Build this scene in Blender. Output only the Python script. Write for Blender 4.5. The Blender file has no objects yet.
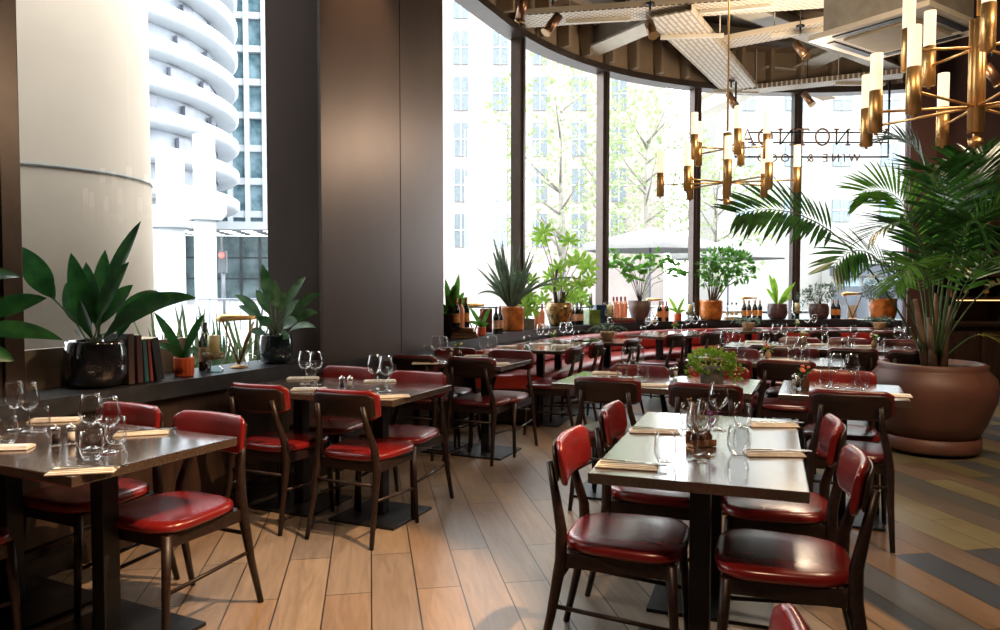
import bpy, bmesh, math, random
from math import sin, cos, pi, radians as R, atan2, sqrt
from mathutils import Vector, Matrix
random.seed(7)
C = bpy.context.scene.collection
SC = bpy.context.scene

# ------------------------------------------------------------------ camera
EYE, FPX, PITCH = 1.36, 740.0, math.atan(29/740)
cd = bpy.data.cameras.new('camera'); cam = bpy.data.objects.new('camera', cd); C.objects.link(cam)
cam.location = (0, 0, EYE); cam.rotation_euler = (pi/2-PITCH, 0, 0)
cd.sensor_width = 36; cd.lens = FPX*36/1000; cd.clip_start = .05; cd.clip_end = 500
SC.camera = cam
# ------------------------------------------------------------------ view and world
vs = SC.view_settings
SC.display_settings.display_device = 'sRGB'
vs.view_transform = 'Standard'; vs.look = 'None'; vs.gamma = 1; vs.use_curve_mapping = False; vs.exposure = 0.0
w = bpy.data.worlds.new('world'); SC.world = w; w.use_nodes = True
bg = w.node_tree.nodes['Background']; bg.inputs[0].default_value = (.93, .97, 1, 1); bg.inputs[1].default_value = 9.5
SC.cycles.use_denoising = True
SC.cycles.max_bounces = 10; SC.cycles.diffuse_bounces = 4; SC.cycles.glossy_bounces = 4
SC.cycles.transparent_max_bounces = 40; SC.cycles.transmission_bounces = 8
SC.cycles.sample_clamp_indirect = 8; SC.cycles.caustics_reflective = False; SC.cycles.caustics_refractive = False
def lamp(name, kind, loc, energy, col, size=.1, tgt=None, ang=None, blend=.4):
    d = bpy.data.lights.new(name, kind); d.energy = energy; d.color = col
    if kind == 'AREA': d.size = size
    else: d.shadow_soft_size = size
    if ang: d.spot_size = R(ang); d.spot_blend = blend
    o = bpy.data.objects.new(name, d); C.objects.link(o); o.location = loc
    if tgt is not None: o.rotation_euler = (Vector(tgt)-Vector(loc)).to_track_quat('-Z', 'Y').to_euler()
    return o
# warm ceiling spotlights of the restaurant (the tracks behind and above the camera)
lamp('ceiling_spot_light', 'SPOT', (1.6, 2.2, 4.2), 1300, (1, .62, .33), .03, (-1.35, 3.0, 0), 34, .3)
lamp('ceiling_spot_light', 'SPOT', (.2, .6, 4.3), 330, (1, .66, .4), .05, (.2, 3.0, 0), 70, .6)
lamp('ceiling_spot_light', 'SPOT', (3.2, 1.0, 4.3), 420, (1, .66, .4), .05, (2.6, 4.6, 0), 60, .6)
lamp('ceiling_spot_light', 'SPOT', (-.6, 5.4, 4.3), 160, (1, .6, .35), .05, (-1.35, 6.0, 2.6), 60, .8)
lamp('ceiling_spot_light', 'SPOT', (4.4, 6.6, 4.4), 260, (1, .62, .36), .05, (6.0, 9.3, 1.2), 70, .8)
lamp('ceiling_fill_light', 'POINT', (2.5, 4.0, 3.3), 190, (1, .76, .5), .25)  # two fill lights without fixtures, added to brighten the ceiling
lamp('ceiling_fill_light', 'POINT', (3.2, 8.0, 3.3), 190, (1, .78, .55), .25)

def ray(px, py):
    a = (px-500)/FPX; b = (315-py)/FPX
    return Vector((a, cos(PITCH)+b*sin(PITCH), b*cos(PITCH)-sin(PITCH)))
def P(px, py, z=0):
    d = ray(px, py); t = (z-EYE)/d.z
    return Vector((d.x*t, d.y*t, z))
def D(px, py, y):
    d = ray(px, py); t = y/d.y
    return Vector((d.x*t, y, EYE+d.z*t))

# ------------------------------------------------------------------ materials
MATS = {}
def lin(c): return tuple(((x/12.92) if x <= .04045 else ((x+.055)/1.055)**2.4) for x in c)
def mat(name, col, rough=.5, metal=0., spec=.5, var=.15, scale=8., bump=0., coat=0., stretch=None, emit=0., col2=None, trans=0.):
    """plain principled material with a noise-driven tone variation"""
    if name in MATS: return MATS[name]
    m = bpy.data.materials.new(name); m.use_nodes = True; nt = m.node_tree; n = nt.nodes; l = nt.links
    b = n['Principled BSDF']
    b.inputs['Roughness'].default_value = rough; b.inputs['Metallic'].default_value = metal
    b.inputs['Specular IOR Level'].default_value = spec; b.inputs['Coat Weight'].default_value = coat
    b.inputs['Coat Roughness'].default_value = .12
    tc = n.new('ShaderNodeTexCoord'); mp = n.new('ShaderNodeMapping'); l.new(tc.outputs['Object'], mp.inputs[0])
    if stretch: mp.inputs['Scale'].default_value = stretch
    nz = n.new('ShaderNodeTexNoise'); nz.inputs['Scale'].default_value = scale; nz.inputs['Detail'].default_value = 4
    l.new(mp.outputs[0], nz.inputs['Vector'])
    rp = n.new('ShaderNodeValToRGB'); l.new(nz.outputs['Fac'], rp.inputs[0])
    rp.color_ramp.elements[0].position = .35; rp.color_ramp.elements[1].position = .65
    c2 = col2 or tuple(min(1, x*(1+var)) for x in col); c1 = col if col2 else tuple(x*(1-var) for x in col)
    rp.color_ramp.elements[0].color = (*c1, 1); rp.color_ramp.elements[1].color = (*c2, 1)
    l.new(rp.outputs[0], b.inputs['Base Color'])
    if bump:
        bp = n.new('ShaderNodeBump'); bp.inputs['Strength'].default_value = bump; bp.inputs['Distance'].default_value = .01
        l.new(nz.outputs['Fac'], bp.inputs['Height']); l.new(bp.outputs[0], b.inputs['Normal'])
    if emit:
        b.inputs['Emission Color'].default_value = (*col, 1); b.inputs['Emission Strength'].default_value = emit
    MATS[name] = m; return m
def thin_glass(name, tint=(1, 1, 1), ior=1.45, rough=0., refl=1.):
    m = bpy.data.materials.new(name); m.use_nodes = True; nt = m.node_tree; n = nt.nodes; l = nt.links
    for x in list(n):
        if x.type != 'OUTPUT_MATERIAL': n.remove(x)
    out = n['Material Output']
    tr = n.new('ShaderNodeBsdfTransparent'); tr.inputs[0].default_value = (*tint, 1)
    gl = n.new('ShaderNodeBsdfGlossy'); gl.inputs['Roughness'].default_value = rough; gl.inputs[0].default_value = (refl, refl, refl, 1)
    lwt = n.new('ShaderNodeLayerWeight'); lwt.inputs[0].default_value = .5
    pw = n.new('ShaderNodeMath'); pw.operation = 'POWER'; pw.inputs[1].default_value = 2.6; l.new(lwt.outputs['Facing'], pw.inputs[0])
    fr = n.new('ShaderNodeMath'); fr.operation = 'MULTIPLY_ADD'; fr.inputs[1].default_value = ior; fr.inputs[2].default_value = .03; l.new(pw.outputs[0], fr.inputs[0])
    mx = n.new('ShaderNodeMixShader'); l.new(fr.outputs[0], mx.inputs[0]); l.new(tr.outputs[0], mx.inputs[1]); l.new(gl.outputs[0], mx.inputs[2])
    l.new(mx.outputs[0], out.inputs[0]); MATS[name] = m; return m
def leafmat(name, col, col2, rough=.35, tl=.35):
    m = mat(name, col, rough, col2=col2, scale=14)
    n = m.node_tree.nodes; l = m.node_tree.links; b = n['Principled BSDF']; out = n['Material Output']
    t = n.new('ShaderNodeBsdfTranslucent'); mx = n.new('ShaderNodeMixShader'); mx.inputs[0].default_value = tl
    rp = [x for x in n if x.type == 'VALTORGB'][0]; l.new(rp.outputs[0], t.inputs[0])
    l.new(b.outputs[0], mx.inputs[1]); l.new(t.outputs[0], mx.inputs[2]); l.new(mx.outputs[0], out.inputs[0]); return m

WOOD = mat('dark_walnut', (.020, .011, .009), .38, spec=.35, var=.35, scale=6, stretch=(1, 9, 9), bump=.05)
TOP = mat('table_veneer', (.070, .048, .037), .18, var=.14, scale=5, stretch=(1.2, 16, 16), spec=1.0, bump=.01, coat=1.0)
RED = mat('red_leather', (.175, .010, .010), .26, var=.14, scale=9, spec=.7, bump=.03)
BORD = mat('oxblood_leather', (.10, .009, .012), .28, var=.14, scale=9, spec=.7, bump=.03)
BANQ = mat('banquette_leather', (.30, .022, .014), .28, var=.12, scale=5, spec=.6, bump=.05)
IRON = mat('black_iron', (.012, .014, .018), .38, .3, var=.2)
BRASS = mat('brushed_brass', (.88, .58, .25), .40, 1., var=.10, scale=40, stretch=(10, 10, .6))
BRASSD = mat('aged_brass', (.30, .19, .10), .35, .9, var=.2)
COPPER = mat('copper_tube', (.52, .25, .12), .28, 1., var=.15)
BRONZE = mat('bronze_panel', (.088, .066, .058), .36, .65, var=.09, scale=2.2, stretch=(1, 1, .35), spec=.5)
FRAME = mat('bronze_frame', (.075, .055, .047), .35, .5, var=.1)
SILL = mat('black_slate', (.018, .021, .026), .35, var=.3, scale=12, bump=.05)
PANEL = mat('wainscot_wood', (.032, .017, .012), .45, var=.35, scale=3, stretch=(8, 8, 1), bump=.05)
MAROON = mat('maroon_wall', (.045, .018, .016), .7, var=.08, scale=2)
CEIL = mat('ceiling_tan', (.16, .125, .085), .8, var=.15, scale=1.5)
CONC = mat('ribbed_beam', (.27, .20, .135), .75, var=.15, scale=2)
WHITEP = mat('white_metal', (.62, .58, .50), .5, var=.05)
CREAM = mat('cream_plastic', (.62, .55, .46), .45, var=.04)
CREAMD = mat('beige_grille', (.36, .30, .22), .55, var=.05)
NAP = mat('napkin_linen', (.70, .65, .57), .8, var=.1, scale=25, bump=.1)
STEEL = mat('cutlery_steel', (.62, .60, .58), .18, 1., var=.05)
TERRA = mat('terracotta', (.125, .052, .036), .5, var=.14, scale=5, bump=.05)
SOIL = mat('potting_soil', (.03, .02, .015), .95, var=.5, scale=40, bump=.4)
BLACKG = mat('black_glaze', (.008, .009, .013), .08, var=.3, spec=.9, coat=.6)
TEALG = mat('blue_black_glaze', (.006, .018, .024), .08, var=.3, spec=.9, coat=.6)
ORANGE = mat('orange_ceramic', (.60, .10, .03), .5, var=.1)
AMBER = mat('amber_glaze', (.42, .13, .025), .22, var=.45, scale=10, coat=.3)
GOLDP = mat('mottled_gold_glaze', (.06, .035, .012), .25, .3, col2=(.42, .26, .08), scale=18, coat=.3)
GREENG = mat('green_glaze', (.10, .17, .03), .25, var=.4, scale=10, coat=.3)
BLUEG = mat('dark_blue_glaze', (.01, .03, .07), .2, var=.3, coat=.3)
TAUPE = mat('taupe_ceramic', (.10, .060, .050), .5, var=.1)
PURPL = mat('speckled_dark_glaze', (.035, .018, .022), .3, col2=(.12, .07, .07), scale=40)
GREYP = mat('grey_stone', (.10, .10, .09), .8, var=.25, scale=25)
TANP = mat('tan_clay', (.34, .20, .10), .7, var=.2)
STEM = mat('stem_brown', (.10, .055, .03), .7, var=.3)
STEMG = mat('stem_green', (.05, .10, .03), .6, var=.3)
L_DARK = leafmat('leaf_dark', (.012, .055, .018), (.03, .12, .025), .28, .22)
L_MID = leafmat('leaf_mid', (.04, .14, .02), (.11, .29, .04), .35, .5)
L_LIGHT = leafmat('leaf_light', (.13, .30, .03), (.28, .45, .06), .45, .5)
L_GREY = leafmat('leaf_greygreen', (.05, .09, .06), (.13, .19, .13), .5, .25)
L_SILV = leafmat('leaf_silver', (.09, .13, .12), (.26, .31, .30), .7, .25)
L_PALM = leafmat('leaf_palm', (.010, .048, .014), (.035, .13, .022), .3, .3)
L_YEL = leafmat('leaf_yellowed', (.28, .20, .03), (.18, .24, .04), .5, .4)
L_STREET = leafmat('leaf_street', (.17, .22, .10), (.26, .31, .17), .8, .35)
GLASS = thin_glass('clear_glass', (.955, .955, .955), .85)
PANE = thin_glass('window_glass', (.98, .99, .985), .07)
AQUA = thin_glass('aqua_glass', (.86, .95, .95), .9)
WINE = mat('bottle_glass', (.008, .012, .012), .08, spec=.8)
LBLO = mat('orange_label', (.62, .28, .08), .6, var=.35, scale=30)
LBLK = mat('kraft_label', (.50, .30, .20), .6, var=.3, scale=30)
ROSE = mat('rose_wine', (.78, .33, .20), .12, var=.1, spec=.7)
FOILR = mat('red_foil', (.20, .01, .015), .35, var=.1)
FOILB = mat('dark_foil', (.03, .02, .03), .35, var=.1)
FOILO = mat('tan_foil', (.36, .16, .06), .4, var=.1)
WAX = mat('candle_wax', (.80, .62, .36), .5, var=.05, spec=.4)
PAPER = mat('paper_pages', (.60, .48, .33), .8, var=.15, scale=60)
PEPPER = mat('peppercorns', (.03, .022, .02), .7, var=.5, scale=60)
SALT = mat('salt_grains', (.8, .8, .78), .7, var=.1)
CHROME = mat('chrome_cap', (.75, .75, .75), .15, 1., var=.03)
PETAL_P = mat('purple_petals', (.22, .03, .25), .7, var=.3)
PETAL_O = mat('salmon_petals', (.75, .17, .09), .7, var=.3)
PETAL_Y = mat('yellow_petals', (.72, .50, .05), .7, var=.3)
PETAL_W = mat('cream_petals', (.75, .70, .55), .7, var=.2)
DRIED = mat('dried_flower', (.42, .26, .15), .8, var=.3)
LAMPG = mat('lit_opal_glass', (1, .80, .56), .4, var=.02, emit=1.0)
COLSTONE = mat('outside_column', (.30, .245, .185), .8, var=.05, scale=1.2)
B_WHITE = mat('white_cladding', (.36, .385, .41), .7, var=.05, scale=.5)
B_GREY = mat('grey_glazing', (.11, .12, .15), .2, var=.3, scale=.3)
B_BLUE = mat('blue_glazing', (.05, .115, .14), .15, col2=(.20, .30, .35), scale=.7, spec=.6)
B_BRICK = mat('washed_brick', (.27, .235, .22), .9, var=.08, scale=.6)
B_STONE = mat('pale_stone', (.25, .245, .23), .9, var=.05, scale=.4)
B_DARK = mat('dark_shopfront', (.05, .06, .07), .5, var=.4, scale=.5)
B_SLATE = mat('slate_awning', (.05, .06, .075), .8, var=.2, scale=.6)
ROAD = mat('pavement', (.30, .30, .30), .9, var=.1, scale=.6)
CANV = mat('market_canvas', (.20, .20, .195), .9, var=.05)
def floor_mat():
    m = bpy.data.materials.new('plank_floor'); m.use_nodes = True; nt = m.node_tree; n = nt.nodes; l = nt.links; b = n['Principled BSDF']
    tc = n.new('ShaderNodeTexCoord'); mp = n.new('ShaderNodeMapping'); mp.inputs['Rotation'].default_value = (0, 0, -R(100)); l.new(tc.outputs['Object'], mp.inputs[0])
    br = n.new('ShaderNodeTexBrick'); l.new(mp.outputs[0], br.inputs[0])
    br.inputs['Scale'].default_value = 1; br.inputs['Brick Width'].default_value = 1.25; br.inputs['Row Height'].default_value = .2
    br.inputs['Mortar Size'].default_value = .0032; br.inputs['Mortar Smooth'].default_value = .1; br.offset = .37; br.offset_frequency = 2
    br.inputs['Color1'].default_value = (0, 0, 0, 1); br.inputs['Color2'].default_value = (1, 1, 1, 1); br.inputs['Mortar'].default_value = (.5, .5, .5, 1)
    def ramp(cols, interp='CONSTANT'):
        r = n.new('ShaderNodeValToRGB'); cr = r.color_ramp; cr.interpolation = interp
        while len(cr.elements) < len(cols): cr.elements.new(.5)
        for i, c in enumerate(cols): cr.elements[i].position = i/len(cols); cr.elements[i].color = (*c, 1)
        l.new(br.outputs['Color'], r.inputs[0]); return r
    oak = ramp([(.27, .185, .125), (.22, .17, .13), (.32, .245, .175), (.25, .19, .14), (.20, .165, .14), (.29, .20, .13)], 'LINEAR')
    mix = ramp([(.045, .055, .075), (.14, .10, .072), (.085, .09, .10), (.16, .14, .075), (.055, .062, .08), (.12, .10, .085), (.05, .05, .055), (.17, .11, .07), (.09, .095, .09), (.17, .15, .085)])
    sx = n.new('ShaderNodeSeparateXYZ'); l.new(mp.outputs[0], sx.inputs[0])
    # painted boards fill the side of the room by the bar (row by row)
    th = n.new('ShaderNodeMapRange'); l.new(sx.outputs['Y'], th.inputs[0])
    th.inputs[1].default_value = -2.12; th.inputs[2].default_value = -2.08; th.inputs[3].default_value = 1; th.inputs[4].default_value = 0
    cm = n.new('ShaderNodeMix'); cm.data_type = 'RGBA'; l.new(th.outputs[0], cm.inputs[0]); l.new(oak.outputs[0], cm.inputs[6]); l.new(mix.outputs[0], cm.inputs[7])
    gm = n.new('ShaderNodeMapping'); gm.inputs['Scale'].default_value = (1.6, 13, 1); l.new(mp.outputs[0], gm.inputs[0])
    nz = n.new('ShaderNodeTexNoise'); nz.inputs['Scale'].default_value = 1.6; nz.inputs['Detail'].default_value = 6; nz.inputs['Distortion'].default_value = 1.4; l.new(gm.outputs[0], nz.inputs[0])
    gr = n.new('ShaderNodeMapRange'); l.new(nz.outputs[0], gr.inputs[0]); gr.inputs[1].default_value = .3; gr.inputs[2].default_value = .7; gr.inputs[3].default_value = .78; gr.inputs[4].default_value = 1.18
    mu = n.new('ShaderNodeMix'); mu.data_type = 'RGBA'; mu.blend_type = 'MULTIPLY'; mu.inputs[0].default_value = 1
    l.new(cm.outputs[2], mu.inputs[6]); l.new(gr.outputs[0], mu.inputs[7])
    mo = n.new('ShaderNodeMix'); mo.data_type = 'RGBA'; l.new(br.outputs['Fac'], mo.inputs[0]); l.new(mu.outputs[2], mo.inputs[6]); mo.inputs[7].default_value = (.02, .015, .012, 1)
    l.new(mo.outputs[2], b.inputs['Base Color'])
    rr = n.new('ShaderNodeMapRange'); l.new(nz.outputs[0], rr.inputs[0]); rr.inputs[3].default_value = .26; rr.inputs[4].default_value = .42; l.new(rr.outputs[0], b.inputs['Roughness'])
    bp = n.new('ShaderNodeBump'); bp.inputs['Strength'].default_value = .12; bp.inputs['Distance'].default_value = .004
    l.new(nz.outputs[0], bp.inputs['Height']); l.new(bp.outputs[0], b.inputs['Normal'])
    b.inputs['Specular IOR Level'].default_value = .55
    return m
FLOOR = floor_mat()
def perforated(name, slots=False):
    m = mat(name, (.60, .54, .44), .5, var=.04); nt = m.node_tree; n = nt.nodes; l = nt.links; b = n['Principled BSDF']
    tc = n.new('ShaderNodeTexCoord'); br = n.new('ShaderNodeTexBrick'); l.new(tc.outputs['Object'], br.inputs[0])
    br.inputs['Scale'].default_value = 1
    if slots: br.inputs['Brick Width'].default_value = .28; br.inputs['Row Height'].default_value = .06; br.inputs['Mortar Size'].default_value = .012
    else: br.inputs['Brick Width'].default_value = .07; br.inputs['Row Height'].default_value = .045; br.inputs['Mortar Size'].default_value = .013
    a, c = ((.62, .55, .45, 1), (.30, .25, .19, 1)) if slots else ((.16, .13, .10, 1), (.62, .55, .45, 1))
    br.inputs['Color1'].default_value = a; br.inputs['Color2'].default_value = a; br.inputs['Mortar'].default_value = c
    l.new(br.outputs['Color'], b.inputs['Base Color']); return m
PERF = perforated('perforated_tray'); SLOT = perforated('slotted_tray', True)

# ------------------------------------------------------------------ mesh helper
class G:
    def __init__(s): s.b = bmesh.new(); s.sm = []
    def poly(s, pts, smooth=False):
        f = s.b.faces.new([s.b.verts.new(p) for p in pts]); f.smooth = smooth; return f
    def box(s, c, d, rz=0, bev=0, M=None):
        x, y, z = (v/2 for v in d); r = Matrix.Rotation(rz, 3, 'Z'); c = Vector(c)
        vs = [s.b.verts.new(((M or r) @ Vector((a*x, b_*y, e*z)))+c) for a in (-1, 1) for b_ in (-1, 1) for e in (-1, 1)]
        fs = [s.b.faces.new([vs[i] for i in q]) for q in ((0, 1, 3, 2), (4, 6, 7, 5), (0, 4, 5, 1), (2, 3, 7, 6), (0, 2, 6, 4), (1, 5, 7, 3))]
        if bev:
            es = list({e for f in fs for e in f.edges})
            bmesh.ops.bevel(s.b, geom=es, offset=bev, segments=2, profile=.7, affect='EDGES')
        return s
    def tube(s, pts, rad, seg=10, cap=True, sq=False):
        pts = [Vector(p) for p in pts]
        if not isinstance(rad, (list, tuple)): rad = [rad]*len(pts)
        rings = []; ref = None
        for i, p in enumerate(pts):
            t = (pts[min(i+1, len(pts)-1)]-pts[max(i-1, 0)]).normalized()
            if ref is None: ref = Vector((1, 0, 0)) if abs(t.x) < .8 else Vector((0, 1, 0))
            u = (ref-t*ref.dot(t)).normalized(); v = t.cross(u); ref = u
            rings.append([s.b.verts.new(p+(u*cos(2*pi*(k+(.5 if sq else 0))/seg)+v*sin(2*pi*(k+(.5 if sq else 0))/seg))*rad[i]) for k in range(seg)])
        for a, b_ in zip(rings, rings[1:]):
            for k in range(seg):
                f = s.b.faces.new((a[k], a[(k+1) % seg], b_[(k+1) % seg], b_[k])); f.smooth = not sq
        if cap: s.b.faces.new(rings[0][::-1]); s.b.faces.new(rings[-1])
        return s
    def lathe(s, prof, c=(0, 0, 0), seg=24, sx=1, sy=1, ridge=0, nr=0):
        c = Vector(c); rings = []
        for r, z in prof:
            if r < 1e-5: rings.append([s.b.verts.new(c+Vector((0, 0, z)))])
            else: rings.append([s.b.verts.new(c+Vector((r*(1+ridge*cos(nr*2*pi*k/seg))*cos(2*pi*k/seg)*sx, r*(1+ridge*cos(nr*2*pi*k/seg))*sin(2*pi*k/seg)*sy, z))) for k in range(seg)])
        for a, b_ in zip(rings, rings[1:]):
            if len(a) == 1 and len(b_) == 1: continue
            for k in range(seg):
                k2 = (k+1) % seg
                if len(a) == 1: q = (a[0], b_[k2], b_[k])
                elif len(b_) == 1: q = (a[k], a[k2], b_[0])
                else: q = (a[k], a[k2], b_[k2], b_[k])
                s.b.faces.new(q).smooth = True
        return s
    def grid(s, rows, smooth=True, close=False):
        vr = [[s.b.verts.new(p) for p in r] for r in rows]
        for a, b_ in zip(vr, vr[1:]):
            n_ = len(a)
            for k in range(n_ if close else n_-1):
                s.b.faces.new((a[k], a[(k+1) % n_], b_[(k+1) % n_], b_[k])).smooth = smooth
        return vr
    def prism(s, pts, z0, z1):
        a = [s.b.verts.new((x, y, z0)) for x, y in pts]; b_ = [s.b.verts.new((x, y, z1)) for x, y in pts]; n_ = len(pts)
        s.b.faces.new(a[::-1]); s.b.faces.new(b_)
        for k in range(n_): s.b.faces.new((a[k], a[(k+1) % n_], b_[(k+1) % n_], b_[k]))
        return s
    def blade(s, p0, p1, wd, lift=.0, side=None, n_=7, fold=.2, peak=.4, p_mid=None):
        """a leaf blade from p0 to p1, bowed up by lift, widest at peak"""
        p0 = Vector(p0); p1 = Vector(p1); mid = Vector(p_mid) if p_mid is not None else (p0+p1)/2+Vector((0, 0, lift)); L = []; Mi = []; Rr = []
        if side is None:
            t = (p1-p0); side = t.cross(Vector((random.uniform(-.5, .5), -1, random.uniform(-.2, .8))))
        side = Vector(side)
        side = side.normalized() if side.length > 1e-6 else Vector((1, 0, 0))
        for i in range(n_+1):
            t = i/n_; q = p0*(1-t)**2+mid*2*t*(1-t)+p1*t*t
            tt = t/peak/2 if t < peak else .5+(t-peak)/(1-peak)/2
            w_ = wd/2*max(0.02, sin(pi*tt)**.8)
            tg = ((mid-p0)*(1-t)+(p1-mid)*t).normalized(); sd = (side-tg*side.dot(tg)).normalized(); up = sd.cross(tg)
            L.append(q+sd*w_+up*w_*fold); Mi.append(q); Rr.append(q-sd*w_+up*w_*fold)
        s.grid(list(zip(L, Mi, Rr))); return s
    def build(s, name, m, parent=None, loc=None, rz=None, recalc=True):
        if recalc: bmesh.ops.recalc_face_normals(s.b, faces=s.b.faces[:])
        me = bpy.data.meshes.new(name); s.b.to_mesh(me); s.b.free(); me.materials.append(m)
        o = bpy.data.objects.new(name, me); C.objects.link(o)
        if parent: o.parent = parent
        if loc is not None: o.location = loc
        if rz is not None: o.rotation_euler = (0, 0, rz)
        return o
def tag(o, label=None, cat=None, group=None, kind=None):
    if label: o['label'] = label
    if cat: o['category'] = cat
    if group: o['group'] = group
    if kind: o['kind'] = kind
    return o
def empty(name, loc=(0, 0, 0), rz=0, label=None, cat=None, group=None):
    o = bpy.data.objects.new(name, None); C.objects.link(o); o.location = loc; o.rotation_euler = (0, 0, rz); o.empty_display_size = .1
    return tag(o, label, cat, group)
KIDS = {}
def copy_tree(o, loc=None, rz=None, label=None, group=None, parent=None):
    c = o.copy(); C.objects.link(c); c.parent = parent
    for ch in [x for x in bpy.data.objects if x.parent == o]: copy_tree(ch, parent=c)
    if loc is not None: c.location = loc
    if rz is not None: c.rotation_euler = (0, 0, rz)
    if label: c['label'] = label
    if group: c['group'] = group
    return c
def struct(name, g, m, **k): return tag(g.build(name, m, **k), kind='structure')
class Proto:
    """first call hands out the source object itself, later calls copy it"""
    def __init__(s, make): s.make = make; s.src = None
    def __call__(s, loc, rz, label, group):
        if s.src is None:
            s.src = s.make(); o = s.src; o.location = loc; o.rotation_euler = (0, 0, rz); o['label'] = label; o['group'] = group; return o
        return copy_tree(s.src, loc, rz, label, group)

# ------------------------------------------------------------------ plan of the window line
WN, WD = Vector((.908, -.418)), Vector((.418, .908))      # normal into the room and direction of the straight wall
CX, CY, RS, N0 = 4.86, 6.62, 5.01, -3.365                  # centre of the bay, radius and offset of the ledge front
TH0 = R(24.7)                                              # where the straight wall meets the bay
HS, HR = .83, 4.42                                         # ledge height, underside of the ring beam
def line_pt(off, z):                                       # straight part, at distance z into the picture
    n = N0-off; return Vector(((n+.418*z)/.908, z))
def arc_pt(off, th): return Vector((CX-(RS+off)*cos(th), CY+(RS+off)*sin(th)))
def curve_px(px, off):
    a = (px-500)/FPX; n = N0-off; rr = RS+off
    z = n/(.908*a-.418); S = arc_pt(off, TH0)
    if 0 < z <= S.y: return Vector((a*z, z))
    A = 1+a*a; B = -2*(a*CX+CY); K = CX*CX+CY*CY-rr*rr
    z = (-B+sqrt(B*B-4*A*K))/(2*A); return Vector((a*z, z))
def th_of(p): return atan2(p.y-CY, CX-p.x)
TH_END = th_of(curve_px(908, .40))
def run(off, z0, th1, nseg=40):
    pts = []; S = arc_pt(off, TH0)
    if z0 is not None:
        p = line_pt(off, z0); k = 6
        pts += [p.lerp(S, i/k) for i in range(k)]
        th0 = TH0
    else: th0 = TH0
    return pts+[arc_pt(off, th0+(th1-th0)*i/nseg) for i in range(nseg+1)]
def band(g, offs, z0, th1, zs, nseg=40, closed=True):
    """sweep a rectangle offs x zs along the window line"""
    a, b_ = run(offs[0], z0, th1, nseg), run(offs[1], z0, th1, nseg)
    rows = [[(p.x, p.y, zs[0]), (q.x, q.y, zs[0]), (q.x, q.y, zs[1]), (p.x, p.y, zs[1])] for p, q in zip(a, b_)]
    vr = g.grid(rows, smooth=False, close=True); g.b.faces.new(vr[0][::-1]); g.b.faces.new(vr[-1]); return g

# ------------------------------------------------------------------ the setting
g = G(); g.prism([(-6.6, -4), (7.8, -4), (7.8, 9.6), (6.7, 12.0), (4.9, 12.1), (2.2, 11.35), (-.3, 9.0), (-1.4, 7.0)], -.1, 0); struct('floor', g, FLOOR)
g = G(); g.prism([(-6.6, -4), (9.5, -4), (9.5, 12.6), (4.9, 12.6), (1.6, 11.6), (-.9, 9.2), (-1.6, 7.4)], 5.45, 5.6); struct('ceiling', g, CEIL)
g = G(); g.box((1, -4.05, 2.7), (16, .1, 5.6)); struct('wall_back', g, MAROON)
g = G(); g.box((7.85, 2.65, 2.7), (.1, 13.3, 5.6)); struct('wall_right', g, MAROON)
g = G(); p = [(5.13, 9.32), (6.62, 12.2), (6.95, 12.2), (5.46, 9.32)]; g.prism(p, 0, 5.45); struct('wall_far', g, MAROON)
# wall under the ledge
g = G(); band(g, (.06, .40), -4, TH_END, (0, .74)); struct('wall_left', g, PANEL)
g = G(); band(g, (.0, .42), -4, TH_END, (.74, HS)); tag(g.build('window_ledge', SILL), 'long black slate ledge running under the windows and around the bay', 'ledge')
# low panel behind the first ledge plants
a_, b_ = line_pt(.385, -3.9), curve_px(188, .385)
g = G(); m_ = (a_+b_)/2; g.box((m_.x, m_.y, (HS+1.035)/2), ((b_-a_).length, .04, 1.035-HS), atan2(WD.y, WD.x)); struct('trim_1', g, mat('tan_metal_panel', (.26, .21, .16), .45, .3))
# mullions
def mull(p, th, wd, dp, z0, z1, name):
    g = G(); g.box((0, 0, (z0+z1)/2), (wd, dp, z1-z0), bev=.006); g.box((0, -dp/2-.008, (z0+z1)/2), (wd*.35, .03, z1-z0)); return struct(name, g, FRAME, loc=(p.x, p.y, 0), rz=th)
marks = [518, 602, 693.5, 794]
k = 2
for px in marks:
    p = curve_px(px, .36); a = th_of(p) if p.y > arc_pt(.4, TH0).y else TH0
    mull(p, pi/2-a, .13, .14, HS, HR+.05, 'trim_%d' % k); k += 1
lw = atan2(WD.y, WD.x)
for px, wdt in ((-6, .16),):
    p = curve_px(px, .36); mull(p, lw, wdt, .2, HS, 5.45, 'trim_%d' % k); k += 1
for zz in (1.9,):
    p = line_pt(.36, zz); mull(p, lw, .16, .2, HS, 5.45, 'trim_%d' % k); k += 1
p = arc_pt(.36, TH_END); mull(p, pi/2-TH_END, .14, .16, 0, HR+.1, 'trim_%d' % k); k += 1
# bright metal bead on the frame at the left edge
p = curve_px(11, .30); g = G(); g.box((0, 0, 3.1), (.035, .05, 4.6), bev=.01); struct('trim_%d' % k, g, mat('satin_bead', (.30, .26, .23), .3, .8), loc=(p.x, p.y, 0), rz=lw); k += 1
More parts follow.
